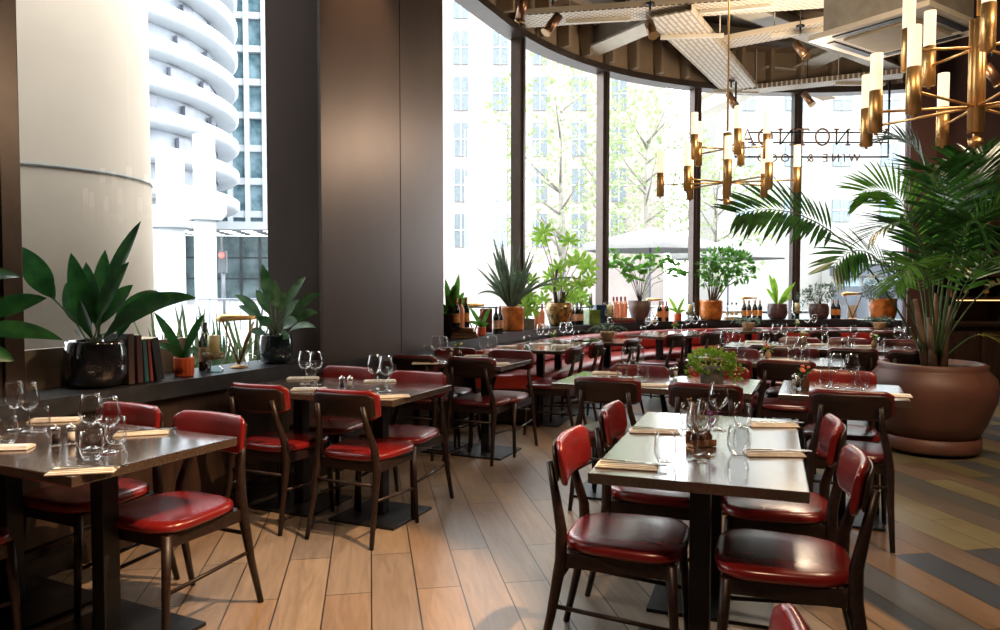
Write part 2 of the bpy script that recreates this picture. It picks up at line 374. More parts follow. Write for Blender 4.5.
# panes
def pane_line(a, b_, z0, z1, name):
    g = G(); g.poly([(a.x, a.y, z0), (b_.x, b_.y, z0), (b_.x, b_.y, z1), (a.x, a.y, z1)]); struct(name, g, PANE)
pane_line(curve_px(-2, .38), curve_px(268, .38), HS, 5.45, 'window_1')
pane_line(line_pt(.38, 1.9), curve_px(-2, .38), HS, 5.45, 'window_2')
ths = [None]+[th_of(curve_px(m, .38)) for m in marks]+[TH_END]
g = G(); pts = [curve_px(444, .38)]+[curve_px(444+(518-444)*i/6, .38) for i in range(1, 7)]
g.grid([[(q.x, q.y, HS), (q.x, q.y, HR+.1)] for q in pts]); struct('window_3', g, PANE)
for i in range(4):
    g = G(); a, b_ = ths[i+1], ths[i+2]
    g.grid([[(*arc_pt(.38, a+(b_-a)*j/8), HS), (*arc_pt(.38, a+(b_-a)*j/8), HR+.1)] for j in range(9)]); struct('window_%d' % (i+4), g, PANE)
# wall behind the camera on the window side, carried forward to cut daylight
a_, b_ = line_pt(.38, -4), line_pt(.38, 1.9); m_ = (a_+b_)/2
g = G(); g.box((m_.x, m_.y, 3.1), ((b_-a_).length, .1, 4.7), lw); struct('wall_window_side', g, BRONZE)
g = G(); o_ = line_pt(.5, 1.7); nv = Vector((-WN.x, -WN.y)); c_ = o_+nv*6; g.box((c_.x, c_.y, 6), (12, .4, 12.4), atan2(nv.y, nv.x)); struct('wall_shade_blocker', g, B_STONE)  # unseen wall added outside to keep the pillar's side in shade
# bronze clad pillar
A = curve_px(269.5, .40); B = curve_px(322, -.01); E = curve_px(401, -.01); F = curve_px(443.5, -.01); H = curve_px(443.5, .45); A2 = curve_px(269.5, .45)
def slab(a, b_, th, z0, z1, name, m=BRONZE):
    a = Vector(a); b_ = Vector(b_); d = b_-a; nrm = Vector((-d.y, d.x)).normalized()*th
    g = G(); g.prism([tuple(a), tuple(b_), tuple(b_+nrm), tuple(a+nrm)], z0, z1); return struct(name, g, m)
d = (E-B).normalized()
slab(A, B-(B-A).normalized()*.012, .06, .80, 5.45, 'trim_20')
slab(B+d*.012, E-d*.006, .06, .80, 5.45, 'trim_21')
slab(E+d*.006, F, .06, .80, 5.45, 'trim_22')
g = G(); wo = Vector((-.908, .418))*.05
g.prism([tuple(A+wo*.2), tuple(B+wo+d*.02), tuple(F+wo-d*.02), tuple(H), tuple(A2)], 0, 5.45); struct('pillar', g, FRAME)
g = G(); g.box((0, 0, 3.1), (.02, .025, 4.6)); struct('trim_23', g, FRAME, loc=(B.x, B.y, 0), rz=lw)
g = G(); band(g, (-.02, .04), -4, TH_END, (0, .10)); struct('baseboard_left', g, WOOD)

# ------------------------------------------------------------------ ring beam over the bay
g = G(); band(g, (.22, .46), 6.2, TH_END+.1, (HR, HR+.09)); struct('beam_flange', g, FRAME)
g = G(); band(g, (.30, .40), 6.2, TH_END+.1, (HR+.10, 5.45)); struct('beam_web', g, CONC)
g = G(); band(g, (.02, .30), 6.2, TH_END+.1, (5.06, 5.12)); struct('beam_top_flange', g, CONC)
rb = empty('ring_beam_ribs'); rb['kind'] = 'structure'
L0 = (arc_pt(.2, TH0)-line_pt(.2, 6.2)).length; arc = (RS+.2)*(TH_END+.1-TH0); nrb = 22
for i in range(nrb):
    s_ = (L0+arc)*(i+.5)/nrb
    if s_ < L0: q = line_pt(.2, 6.2).lerp(arc_pt(.2, TH0), s_/L0); an = TH0
    else: an = TH0+(s_-L0)/(RS+.2); q = arc_pt(.2, an)
    g = G(); prof = [(-.10, 0), (.16, 0), (.16, .54), (.05, .54)]
    vs_ = [[g.b.verts.new((x, y, HR+.10+z)) for x, z in [(-.04, 0), (.10, 0), (.10, .56), (-.16, .56)]] for y in (-.03, .03)]
    g.b.faces.new(vs_[0]); g.b.faces.new(vs_[1][::-1])
    for j in range(4): g.b.faces.new((vs_[0][j], vs_[0][(j+1) % 4], vs_[1][(j+1) % 4], vs_[1][j]))
    struct('beam_rib', g, CONC, parent=rb, loc=(q.x, q.y, 0), rz=-an)
g = G(); band(g, (-.55, -.30), 6.4, TH_END, (4.95, 5.1)); tag(g.build('ventilation_duct', mat('dull_duct', (.10, .08, .06), .5)), 'dark curved duct running high inside the ring beam', 'duct')

# ------------------------------------------------------------------ ceiling beams and trays
def plank3(p0, p1, wd, th, name, m, label=None, cat=None, group=None, kind=None):
    p0 = Vector(p0); p1 = Vector(p1); d = p1-p0; o = None
    g = G(); g.box((d.length/2, 0, 0), (d.length, wd, th)); g.box((d.length/2, wd/2, th/2+.02), (d.length, .012, .06)); g.box((d.length/2, -wd/2, th/2+.02), (d.length, .012, .06))
    o = g.build(name, m); o.location = p0; o.rotation_euler = (0, -math.asin(d.z/d.length), atan2(d.y, d.x)); return tag(o, label, cat, group, kind)
def ibeam(p0, p1, h, wd, name, m):
    p0 = Vector(p0); p1 = Vector(p1); d = p1-p0; g = G()
    g.box((d.length/2, 0, -h/2), (d.length, wd, .03)); g.box((d.length/2, 0, h/2), (d.length, wd, .03)); g.box((d.length/2, 0, 0), (d.length, .03, h))
    o = g.build(name, m); o.location = p0; o.rotation_euler = (0, -math.asin(d.z/d.length), atan2(d.y, d.x)); o['kind'] = 'structure'; return o
ibeam(P(564, 52, 4.8), P(700, -10, 4.8)+Vector((0, 0, 0)), .34, .34, 'beam_1', WHITEP)
ibeam(P(700, 108, 5.0), P(860, 30, 5.0), .34, .36, 'beam_2', WHITEP)
ibeam(P(760, 60, 4.95), P(985, 84, 4.95), .3, .34, 'beam_3', WHITEP)
ibeam(P(560, -30, 5.1), P(1010, 30, 5.1), .3, .3, 'beam_4', CONC)
ibeam(P(980, 95, 4.9), P(700, -20, 4.9), .3, .3, 'beam_5', WHITEP)
ibeam(P(470, -60, 5.1), P(830, 92, 5.1), .26, .26, 'beam_6', CONC)
plank3(P(524, 21, 4.5), P(1010, -12, 4.5), .42, .02, 'cable_tray', PERF, 'perforated cream cable tray crossing the whole ceiling above the windows', 'cable tray', 'cable trays')
plank3(P(668, 14, 4.42), P(742, 92, 4.42), .52, .02, 'cable_tray', SLOT, 'slotted cream cable tray slanting away to the windows above the small chandelier', 'cable tray', 'cable trays')
plank3(P(700, 49, 4.5), P(835, 24, 4.5), .34, .02, 'cable_tray', PERF, 'short perforated cable tray left of the air conditioning cassette', 'cable tray', 'cable trays')
plank3(P(742, 92, 4.4), P(903, 75, 4.4), .30, .02, 'cable_tray', PERF, 'perforated cable tray running low across the top of the far right panes', 'cable tray', 'cable trays')
for j, (x, y, h_, lb) in enumerate(((598, 18, 4.5, 'left of the copper ceiling spotlights'), (735, 6, 4.5, 'near the chandelier rod'), (736, 90, 4.42, 'at the end of the slotted tray'), (803, 30, 4.5, 'beside the cassette'), (860, 82, 4.4, 'over the far right panes'), (692, 34, 4.42, 'across the slotted tray'))):
    q = P(x, y, h_); e = empty('tray_hanger', q, random.uniform(-.4, .4), 'thin steel tray hanger with rods %s' % lb, 'hanger', 'tray hangers')
    g = G(); g.box((0, 0, -.03), (.75, .045, .04)); g.build('rail', WHITEP, e)
    for sx in (-.33, .33): g = G(); g.tube([(sx, 0, -.06), (sx, 0, 5.45-h_)], .008, 6); g.build('rod', WHITEP, e)
# white acoustic panels
for j, (x, y, s1, s2, r_, lb) in enumerate(((520, -8, 1.9, 1.0, .3, 'at the left end'), (700, -4, 1.4, 1.0, .2, 'above the long tray'), (722, 26, 1.2, .9, .5, 'right of the slotted tray'))):
    q = P(x, y, 5.40); g = G(); g.box((0, 0, 0), (s1, s2, .04), bev=.015); tag(g.build('acoustic_panel', WHITEP, loc=q, rz=r_), 'white ceiling panel %s of the ceiling' % lb if j == 0 else 'white ceiling panel %s' % lb, 'ceiling panel', 'white ceiling panels')

# air conditioning cassette
q0, q1 = P(808, 41, 3.55), P(868, 60, 3.55); ax = (q1-q0).normalized(); ay = Vector((-ax.y, ax.x, 0)); ay = -ay if ay.y > 0 else ay
ay = Vector((ax.y, -ax.x, 0)); cc = q0+ax*.52+ay*.52
e = empty('air_conditioner', (cc.x, cc.y, 3.55), atan2(ax.y, ax.x), 'square cream air conditioning cassette hanging under the ceiling beside the big chandelier', 'air conditioner')
g = G(); g.box((0, 0, .02), (1.04, 1.04, .05), bev=.012); g.build('fascia', CREAM, e)
g = G(); g.box((0, 0, -.012), (.62, .62, .02), bev=.008); g.build('grille', CREAMD, e)
g = G(); g.box((0, 0, .20), (.86, .86, .30)); g.build('body', mat('galvanised_box', (.30, .27, .22), .6), e)
for sx, sy in ((1, 0), (-1, 0), (0, 1), (0, -1)):
    g = G(); g.box((sx*.42, sy*.42, -.006), (.07 if sx else .66, .07 if sy else .66, .012), bev=.003); g.build('louvre', IRON, e)
for sx in (-1, 1):
    for sy in (-1, 1): g = G(); g.tube([(sx*.4, sy*.4, .34), (sx*.4, sy*.4, 1.9)], .01, 6); g.build('hanging_rod', WHITEP, e)

def make_spot(): 
    e = empty('spotlight', cat='spotlight')
    g = G(); g.lathe([(0, .0), (.05, 0), (.05, .02), (0, .02)], (0, 0, .22), 14); g.tube([(0, 0, .23), (0, 0, .14)], .012, 8); g.tube([(0, 0, .24), (0, 0, 1.18)], .006, 6); g.build('bracket', IRON, e)
    g = G(); g.tube([(-.05, -.04, .05), (.045, .063, -.13)], .052, 16); h = g.build('lamp_head', mat('antique_copper', (.26, .15, .09), .35, .9), e)
    g = G(); g.tube([(.045, .063, -.13), (.054, .076, -.150)], .056, 16); g.build('rim', BRASSD, e)
    return e
spot = Proto(make_spot)
for x, y, z, rz, lb in ((553, 20, 4.25, 2.6, 'copper ceiling spotlight leftmost, over the second pane'), (523, 4, 4.3, 1.0, 'copper ceiling spotlight in the top left corner of the trays'), (650, 25, 4.25, 4.0, 'dark ceiling spotlight hanging from the middle of the long tray'), (731, 97, 4.15, 4.2, 'small ceiling spotlight at the lower end of the slotted tray'), (800, 46, 4.2, 4.4, 'copper ceiling spotlight left of the air conditioning cassette'), (807, 96, 4.25, 4.4, 'small ceiling spotlight above the window lettering'), (992, 70, 3.6, 5.4, 'ceiling spotlight on the maroon wall side at the right edge')):
    q = P(x, y, z); q.z -= .0
    s_ = spot((q.x, q.y, z), rz, lb, 'ceiling spotlights')

# ------------------------------------------------------------------ chandeliers
def chandelier(loc, lab, turn):
    e = empty('chandelier', loc, turn, lab, 'chandelier', 'brass chandeliers')      # origin at lower arm level
    g = G(); g.tube([(0, 0, .36), (0, 0, 5.45-loc[2])], .007, 8); g.build('suspension_rod', BRASS, e)
    for dx in (-.013, .013):
        g = G(); g.lathe([(0, -.10), (.018, -.10), (.018, .345), (0, .345)], (dx, 0, 0), 14); g.lathe([(0, -.10), (.018, -.10), (.018, .345), (0, .345)], (0, dx, 0), 14); g.build('stem', BRASS, e)
    g = G(); g.tube([(0, 0, -.155), (0, 0, -.125)], .026, 16); g.tube([(0, 0, -.13), (0, 0, -.09)], .011, 10); g.tube([(0, 0, -.165), (0, 0, -.15)], .005, 8); g.build('finial', BRASS, e)
    def arm(an, r0, z):
        c_, s_ = cos(an), sin(an); g = G(); g.tube([(.01*c_, .01*s_, z), (r0*c_, r0*s_, z)], .0055, 8); a = g.build('arm', BRASS, e)
        g = G(); g.lathe([(0, -.095), (.006, -.095), (.006, -.085), (.026, -.083), (.026, .085), (0, .085)], (r0*c_, r0*s_, z), 16); g.build('brass_sleeve', BRASS, a)
        g = G(); g.lathe([(.0235, .085), (.0235, .235), (.0, .237)], (r0*c_, r0*s_, z), 16); g.build('glass_tube', LAMPG, a)
    for i in range(8): arm(i*pi/4+.2, .46 if i % 2 else .37, 0)
    for i in range(5): arm(i*2*pi/5+.6, .26, .235)
    return e
chandelier((1.905, 2.99, 2.075), 'brass chandelier with lit glass tubes nearest the viewer, at the right', 1.15)
chandelier((1.60, 5.25, 2.09), 'smaller looking brass chandelier further back, hanging before the middle panes', .3)

# ------------------------------------------------------------------ lettering on the window
def strokes(ch):
    s_ = .14
    S = {'V': [[(0, 1), (.4, 0), (.8, 1)], [(-s_, 1), (s_, 1)], [(.8-s_, 1), (.8+s_, 1)]],
         'I': [[(.3, 0), (.3, 1)], [(.3-s_, 0), (.3+s_, 0)], [(.3-s_, 1), (.3+s_, 1)]],
         'N': [[(0, 0), (0, 1), (.75, 0), (.75, 1)], [(-s_, 0), (s_, 0)], [(-s_, 1), (.02, 1)], [(.75-s_, 1), (.75+s_, 1)]],
         'T': [[(.4, 0), (.4, 1)], [(0, .88), (0, 1), (.8, 1), (.8, .88)], [(.4-s_, 0), (.4+s_, 0)]],
         'A': [[(0, 0), (.4, 1), (.8, 0)], [(.15, .36), (.65, .36)], [(-s_, 0), (s_, 0)], [(.8-s_, 0), (.8+s_, 0)]],
         'O': [[(.42+.44*cos(t*pi/12), .5+.53*sin(t*pi/12)) for t in range(25)]]}
    return S[ch]
zs_ = 11.2
pr, pl = D(888, 157, zs_), D(735, 157, zs_)
e = empty('window_sign', (0, zs_, 0), 0, 'reversed metal lettering sign in a thin black frame across the far panes', 'sign')
hh = D(735, 157, zs_).z; g = G(); zt = HR
g.tube([(pl.x, 0, zt), (pl.x, 0, hh), (pr.x, 0, hh), (pr.x, 0, zt)], .018, 4, sq=True)
for yy in (132.5, 142.5): z_ = D(800, yy, zs_).z; g.tube([(D(748, yy, zs_).x, 0, z_), (pr.x, 0, z_)], .013, 4, sq=True)
g.build('frame', IRON, e)
LET = mat('copper_lettering', (.30, .17, .11), .4, .5)
for ch, px in zip('VINOTNOA', (880, 859, 841, 822, 802, 785, 765, 747)):
    g = G(); zb = D(px, 145, zs_).z; H_ = .23; x0 = D(px, 145, zs_).x
    for st in strokes(ch): g.tube([(x0-(u-.4)*H_, -.02, zb+v*H_) for u, v in st], .014, 5)
    g.build('letter', LET, e)
fc = bpy.data.curves.new('small_lettering', 'FONT'); fc.body = 'WINE & FOOD'; fc.size = .17; fc.extrude = .005; fc.space_character = 1.5; fc.align_x = 'CENTER'
fc.materials.append(LET); ft = bpy.data.objects.new('font_source', fc); C.objects.link(ft); bpy.context.view_layer.update()
fm = bpy.data.meshes.new_from_object(ft.evaluated_get(bpy.context.evaluated_depsgraph_get())); bpy.data.objects.remove(ft)
fo = bpy.data.objects.new('small_lettering', fm); C.objects.link(fo); fo.parent = e; q = D(808, 162, zs_)
fo.location = (q.x, -.02, q.z); fo.rotation_euler = (pi/2, 0, pi);

# ------------------------------------------------------------------ chairs
def sup(u, n_=4.):
    c_, s_ = cos(u), sin(u); return (abs(c_)**(2/n_))*(1 if c_ >= 0 else -1), (abs(s_)**(2/n_))*(1 if s_ >= 0 else -1)
def loft(g, rings, cap=True):
    vr = g.grid(rings, close=True); 
    if cap: g.b.faces.new(vr[0][::-1]).smooth = False; f = g.b.faces.new(vr[-1]); f.smooth = True
def make_chair(pad):
    e = empty('dining_chair', cat='chair')
    def outline(sc, z, dome=0):
        r = []
        for k in range(36):
            x, y = sup(2*pi*k/36, 3.6); wd = .216+.018*y; r.append((x*wd*sc, y*.215*sc+.0, z))
        return r
    g = G(); loft(g, [outline(.93, .430), outline(.99, .435), outline(1.0, .447), outline(.985, .460), outline(.95, .467), outline(.85, .4715), outline(.4, .474)]); g.build('seat', pad, e)
    g = G()
    for s_ in (-1, 1): g.box((s_*.185, -.005, .403), (.024, .36, .052), bev=.003)
    g.box((0, .172, .403), (.36, .022, .052), bev=.003); g.box((0, -.185, .403), (.36, .022, .052), bev=.003); g.build('seat_frame', WOOD, e)
    # curved back: pad in front, wooden shell behind
    def back(w2, h, t, y0, zc, lean, name, m, rim=1.):
        rows = []
        N = 20
        for i in range(N+1):
            u = -1+2*i/N; x = w2*u; yb = y0+.85*x*x; e_ = max(0, 1-abs(u)**5)**.35; e_ = max(e_, .35)
            r = []
            for k in range(16):
                a, b_ = sup(2*pi*k/16, 3.2); zz = b_*h/2*(.55+.45*e_ if abs(u) > .8 else 1); r.append((x, yb+a*t/2*max(.5, e_)-lean*zz, zc+zz))
            rows.append(r)
        g = G(); loft(g, rows); return g.build(name, m, e)
    back(.205, .160, .038, -.232, .735, .14, 'backrest', pad)
    back(.192, .130, .016, -.256, .730, .14, 'back_shell', WOOD)
    for s_ in (-1, 1):
        g = G(); g.tube([(s_*.205, -.285, 0), (s_*.196, -.24, .2), (s_*.19, -.205, .40), (s_*.178, -.207, .50), (s_*.150, -.236, .62), (s_*.142, -.262, .735)], [.0125, .0165, .0225, .021, .017, .0125], 8); g.build('leg', WOOD, e)
        g = G(); g.tube([(s_*.198, .198, 0), (s_*.185, .172, .425)], [.012, .0195], 8); g.build('leg', WOOD, e)
        g = G(); g.tube([(s_*.193, -.232, .235), (s_*.191, .183, .205)], .0085, 8); g.build('stretcher', WOOD, e)
    g = G(); g.tube([(-.193, -.222, .315), (.193, -.222, .315)], .0095, 8); g.build('stretcher', WOOD, e)
    return e
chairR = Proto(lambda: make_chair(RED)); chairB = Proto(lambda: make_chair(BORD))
def chair(pos, f, label, group, kind='R'):
    f = Vector(f); return (chairR if kind == 'R' else chairB)((pos[0], pos[1], 0), atan2(f.y, f.x)-pi/2, label, group)
def chair_back(px, py, f, label, group, kind='R'):
    q = P(px, py, .813); f = Vector((f[0], f[1])).normalized(); return chair((q.x+f.x*.25, q.y+f.y*.25), f, label, group, kind)

# ------------------------------------------------------------------ tables
def table(c, rz, L, W, bases, label, group, bs=.44, name='dining_table'):
    e = empty(name, (c[0], c[1], 0), rz, label, 'table', group)
    g = G(); g.box((0, 0, .733), (L, W, .034), bev=.004); g.build('tabletop', TOP, e)
    for u in bases:
        g = G(); g.box((u, 0, .366), (.07, .07, .70), bev=.005); g.build('pedestal', IRON, e)
        g = G(); g.box((u, 0, .008), (bs, bs, .016), bev=.003); g.build('base_plate', IRON, e)
        g = G(); g.box((u, 0, .712), (.30, .30, .008)); g.build('mounting_plate', IRON, e)
    return e
def loc2(c, rz, u, v): return (c[0]+cos(rz)*u-sin(rz)*v, c[1]+sin(rz)*u+cos(rz)*v)

# ------------------------------------------------------------------ table ware
TT = .7505
def make_wine():
    e = empty('wine_glass', cat='glass')
    g = G(); g.lathe([(0, .002), (.033, .001), (.036, .003), (.03, .006), (.006, .012), (.0035, .02), (.0032, .085), (.006, .092)], seg=20); g.build('stem', GLASS, e)
    g = G(); g.lathe([(.0045, .090), (.020, .098), (.036, .115), (.0425, .135), (.041, .155), (.034, .185), (.0305, .205), (.0300, .2055), (.0328, .185), (.0398, .155), (.0413, .135), (.035, .116), (.020, .100), (0, .094)], seg=24); g.build('bowl', GLASS, e)
    return e
def make_tumbler():
    g = G(); g.lathe([(0, .001), (.024, .001), (.030, .010), (.0385, .035), (.0395, .055), (.036, .085), (.0335, .104), (.0325, .104), (.035, .085), (.0383, .055), (.0372, .035), (.028, .014), (.02, .009), (0, .008)], seg=24)
    return tag(g.build('tumbler', GLASS), cat='glass')
def make_napkin():
    e = empty('folded_napkin', cat='napkin')
    g = G(); g.box((0, 0, .003), (.205, .078, .005), bev=.0022); g.box((.001, .004, .0072), (.198, .066, .004), .02, bev=.0018); g.build('lower_fold', NAP, e)
    g = G(); g.box((.001, .006, .0110), (.19, .050, .004), -.03, bev=.0018); g.build('upper_fold', NAP, e); return e
def make_fork():
    g = G(); g.box((-.03, 0, 0), (.12, .009, .003), bev=.001); g.box((.05, 0, .0), (.045, .007, .003), bev=.001); g.box((.08, 0, 0), (.03, .022, .003), bev=.001)
    for i in range(4): g.box((.112, -.009+.006*i, 0), (.04, .003, .0025))
    return tag(g.build('fork', STEEL), cat='fork')
def make_knife():
    g = G(); g.box((-.05, 0, 0), (.09, .011, .005), bev=.002); g.prism([(-.005, -.005), (.10, -.007), (.115, .0), (.11, .006), (-.005, .006)], -.001, .001); return tag(g.build('knife', STEEL), cat='knife')
def make_mill(m):
    e = empty('shaker', cat='shaker')
    g = G(); g.lathe([(0, .001), (.019, .001), (.019, .008), (.015, .016), (.014, .045), (.017, .052), (.017, .058), (0, .058)], seg=18); g.build('body', GLASS, e)
    g = G(); g.lathe([(0, .009), (.0125, .010), (.0125, .046), (0, .048)], seg=14); g.build('filling', m, e)
    g = G(); g.lathe([(.017, .058), (.018, .066), (.012, .072), (.004, .073), (.006, .079), (0, .083)], seg=16); g.build('cap', CHROME, e); return e
wineP, tumP, napP, forkP, knifeP = Proto(make_wine), Proto(make_tumbler), Proto(make_napkin), Proto(make_fork), Proto(make_knife)
pepP, salP = Proto(lambda: make_mill(PEPPER)), Proto(lambda: make_mill(SALT))

def leaves(g, c, rad, n_, L, W, mode='up', flat=1.):
    for _ in range(n_):
        v = Vector((random.gauss(0, 1), random.gauss(0, 1), random.gauss(0, 1))).normalized(); v.z *= flat
        q = Vector(c)+Vector((v.x*rad[0], v.y*rad[1], v.z*rad[2]))*random.uniform(.35, 1)**.5
        d = (v+Vector((random.uniform(-.6, .6), random.uniform(-.6, .6), random.uniform(-.2, .7)))).normalized()*L*random.uniform(.6, 1.15)
        g.blade(q, q+d, W*random.uniform(.7, 1.2), -L*.08, n_=3, side=d.cross(Vector((random.uniform(-1, 1), random.uniform(-1, 1), random.uniform(-.4, 1)))))
def pot_prof(kind, r, h):
    if kind == 'round': return [(0, 0), (r*.62, 0), (r*.84, h*.08), (r*.98, h*.30), (r, h*.55), (r*.98, h*.8), (r*.93, h*.92), (r*.95, h), (r*.86, h), (r*.84, h*.88), (0, h*.88)]
    if kind == 'taper': return [(0, 0), (r*.55, 0), (r*.68, h*.12), (r*.93, h*.6), (r, h), (r*.92, h), (r*.88, h*.9), (0, h*.9)]
    if kind == 'barrel': return [(0, 0), (r*.80, 0), (r*.88, h*.1), (r*.98, h*.35), (r, h*.6), (r*.96, h*.84), (r*1.0, h*.9), (r*1.0, h), (r*.9, h), (r*.88, h*.88), (0, h*.88)]
    if kind == 'bowl': return [(0, 0), (r*.6, 0), (r*.7, h*.1), (r*.95, h*.5), (r, h*.85), (r*.97, h), (r*.88, h), (r*.86, h*.88), (0, h*.88)]
    return [(0, 0), (r*.9, 0), (r*.97, h*.08), (r, h*.9), (r, h), (r*.9, h), (r*.88, h*.9), (0, h*.9)]
def pot(name, p, z, kind, r, h, m, label, cat='potted plant', ridge=0, nr=0, group=None, square=False):
    e = empty(name, (p[0], p[1], z), 0, label, cat, group)
    g = G()
    if square:
        g.box((0, 0, h/2), (r*2, r*2, h), .5, bev=.008)
    else: g.lathe(pot_prof(kind, r, h), seg=32 if not nr else nr*4, ridge=ridge, nr=nr)
    g.build('pot', m, e)
    g = G(); g.lathe([(0, h*.90 if not square else h+.003), (r*.84, h*.90 if not square else h+.003)], seg=20); g.build('soil', SOIL, e); return e
def flower_vase(p, label, petal, tall=.12, leafm=L_LIGHT, bottle=GLASS, group='small table vases'):
    e = empty('flower_vase', (p[0], p[1], TT), random.uniform(0, 6), label, 'vase', group)
    g = G(); g.lathe([(0, .001), (.022, .001), (.025, .01), (.025, .05), (.012, .066), (.011, .08), (.013, .082)], seg=16); g.build('bottle', bottle, e)
    g = G(); leaves(g, (0, 0, .10), (.03, .03, .022), 14, .035, .012); 
    for i in range(4): g.tube([(0, 0, .02), (random.uniform(-.02, .02), random.uniform(-.02, .02), .10)], .0015, 5)
    g.build('leaves', leafm, e)
    g = G()
    for i in range(5):
        c = (random.uniform(-.028, .028), random.uniform(-.028, .028), random.uniform(.10, .135)); g.lathe([(0, -.008), (.010, -.003), (.012, .004), (.006, .010), (0, .011)], c, 9)
    g.build('blossoms', petal, e); return e
AMBERG = mat('brown_bottle_glass', (.09, .035, .015), .1, spec=.8)
KRAFT = mat('cork_sleeve', (.34, .22, .12), .8)

ROWZ = R(-23.6)
Lx, Ly = Vector((cos(ROWZ), sin(ROWZ))), Vector((-sin(ROWZ), cos(ROWZ)))     # along the rows, away from the viewer
FWD, BCK = (Ly.x, Ly.y), (-Ly.x, -Ly.y)
WT = 'wine glasses'; TB = 'tumblers'; NP = 'folded napkins'
def wine(x, y, lb, g_): return wineP((x, y, TT), random.uniform(0, 6), lb, g_)
def tum(x, y, lb, g_): return tumP((x, y, TT), random.uniform(0, 6), lb, g_)
def at(px, py): q = P(px, py, TT); return q.x, q.y

# ---- front table
T0c, T0r = (.815, 2.87), R(70.1)
table(T0c, T0r, 1.26, .67, (-.34, .34), 'large dark wood table in the foreground, two pedestals, set for four', 'tables in the room', .5)
G0 = 'chairs around the foreground table'
chair((.47, 2.67), (.945, -.33), 'red leather chair nearest the viewer on the left of the foreground table', G0)
chair((.72, 3.30), (.945, -.33), 'red chair behind the nearest one on the left of the foreground table', G0)
chair((.95, 2.46), (-.945, .33), 'red leather chair nearest the viewer on the right of the foreground table', G0)
chair((1.15, 3.07), (-.945, .33), 'red chair second along the right of the foreground table', G0)
chair((.235, 1.17), (-.945, .33), 'chair cut off by the bottom edge, only its back top showing', G0)
for i, (x, y, r_, side) in enumerate(((627, 467, -16, 'front left corner'), (654, 432, -6, 'far left corner'), (773, 426, -2, 'far right corner'), (774, 455, -3, 'near right side'))):
    q = at(x, y); napP((q[0], q[1], TT), R(r_), 'folded tan napkin at the %s of the foreground table' % side, 'napkins on the foreground table')
    forkP((q[0]+.0, q[1]-.004, TT+.0150), R(r_+4), 'steel fork lying on the napkin at the %s of the foreground table' % side, 'forks on the foreground table')
    knifeP((q[0]+.005, q[1]+.017, TT+.0160), R(r_-3), 'steel knife lying on the napkin at the %s of the foreground table' % side, 'knives on the foreground table')
for x, y, lb in ((665, 462, 'left front'), (689, 427, 'left rear, by the dried flowers'), (738, 455, 'right front'), (742, 427, 'right rear')):
    tum(*at(x, y), 'stemless water tumbler on the foreground table, %s' % lb, 'tumblers on the foreground table')
for x, y, lb in ((698, 461, 'front left of the group of three'), (706, 456, 'right behind the front one'), (718, 430, 'tall looking one farthest back')):
    wine(*at(x, y), 'stemmed wine glass on the foreground table, %s' % lb, 'wine glasses on the foreground table')
q = at(701, 446); e = empty('flower_holder', (q[0], q[1], TT), .3, 'copper holder with two small glass jars of dried and purple flowers', 'vase')
g = G(); g.box((0, 0, .006), (.10, .055, .010), bev=.003); g.box((0, .026, .03), (.10, .004, .05)); g.box((0, -.026, .015), (.10, .004, .025)); g.build('holder', COPPER, e)
for sx in (-.025, .025): 
    g = G(); g.lathe([(0, .012), (.02, .012), (.021, .04), (.012, .052), (.013, .06)], (sx, 0, 0), 14); g.build('jar', AMBERG if sx > 0 else GLASS, e)
g = G()
for i in range(26):
    a = random.uniform(0, 6.3); t_ = Vector((-.02+.035*cos(a), .03*sin(a), random.uniform(.10, .18))); g.tube([(-.022, 0, .03), (-.022+(t_.x+.022)*.5, t_.y*.5, .10), t_], .0011, 4)
    g.lathe([(0, -.005), (.006, 0), (0, .005)], t_, 6)
g.build('dried_stems', DRIED, e)
g = G()
for i in range(16): g.lathe([(0, -.007), (.008, 0), (0, .007)], (.04+random.uniform(-.018, .018), random.uniform(-.02, .02), random.uniform(.075, .125)), 7)
g.tube([(.025, 0, .03), (.04, 0, .1)], .0015, 5); g.build('purple_flowers', PETAL_P, e)

# ---- leftmost table
T1r = R(-26); u1 = Vector((cos(T1r), sin(T1r))); v1 = Vector((-sin(T1r), cos(T1r)))
m1 = Vector((-1.215, 2.655)); T1c = m1-u1*.60
table(T1c, T1r, 1.2, .70, (.27, -.33), 'dark wood table at the left edge, in front of the black potted plant', 'tables in the room', .5)
G1 = 'chairs at the left edge table'; f1 = (-v1.x, -v1.y)
chair_back(217, 412, f1, 'red chair at the far side of the leftmost table, seat facing us', G1)
chair_back(137, 403, f1, 'red chair between the leftmost table and the ledge, half hidden by glasses', G1)
chair((T1c.x-u1.x*.10-v1.x*.42, T1c.y-u1.y*.10-v1.y*.42), (v1.x, v1.y), 'red chair at the left edge of the view, only seat corner showing', G1)
for i, (x, y, r_, side, cut) in enumerate(((83, 472, 12, 'front corner', 1), (142, 434, 18, 'far edge, beside the chair', 1), (55, 421, 12, 'side nearest the ledge', 0), (2, 449, 8, 'left edge of the view', 0))):
    q = at(x, y); napP((q[0], q[1], TT), R(r_), 'folded napkin on the leftmost table, %s' % side, 'napkins on the leftmost table')
    if cut:
        forkP((q[0], q[1]-.004, TT+.0150), R(r_+6), 'steel fork on the leftmost table, %s' % side, 'cutlery on the leftmost table')
        knifeP((q[0]+.02, q[1]+.015, TT+.0160), R(r_-5), 'steel knife on the leftmost table, %s' % side, 'cutlery on the leftmost table')
for x, y, lb in ((92, 449, 'left one of the front pair'), (109, 453, 'right one of the front pair'), (15, 430, 'left one of the rear pair'), (29, 432, 'right one of the rear pair')): wine(*at(x, y), 'stemmed wine glass on the leftmost table, %s' % lb, 'wine glasses on the leftmost table')
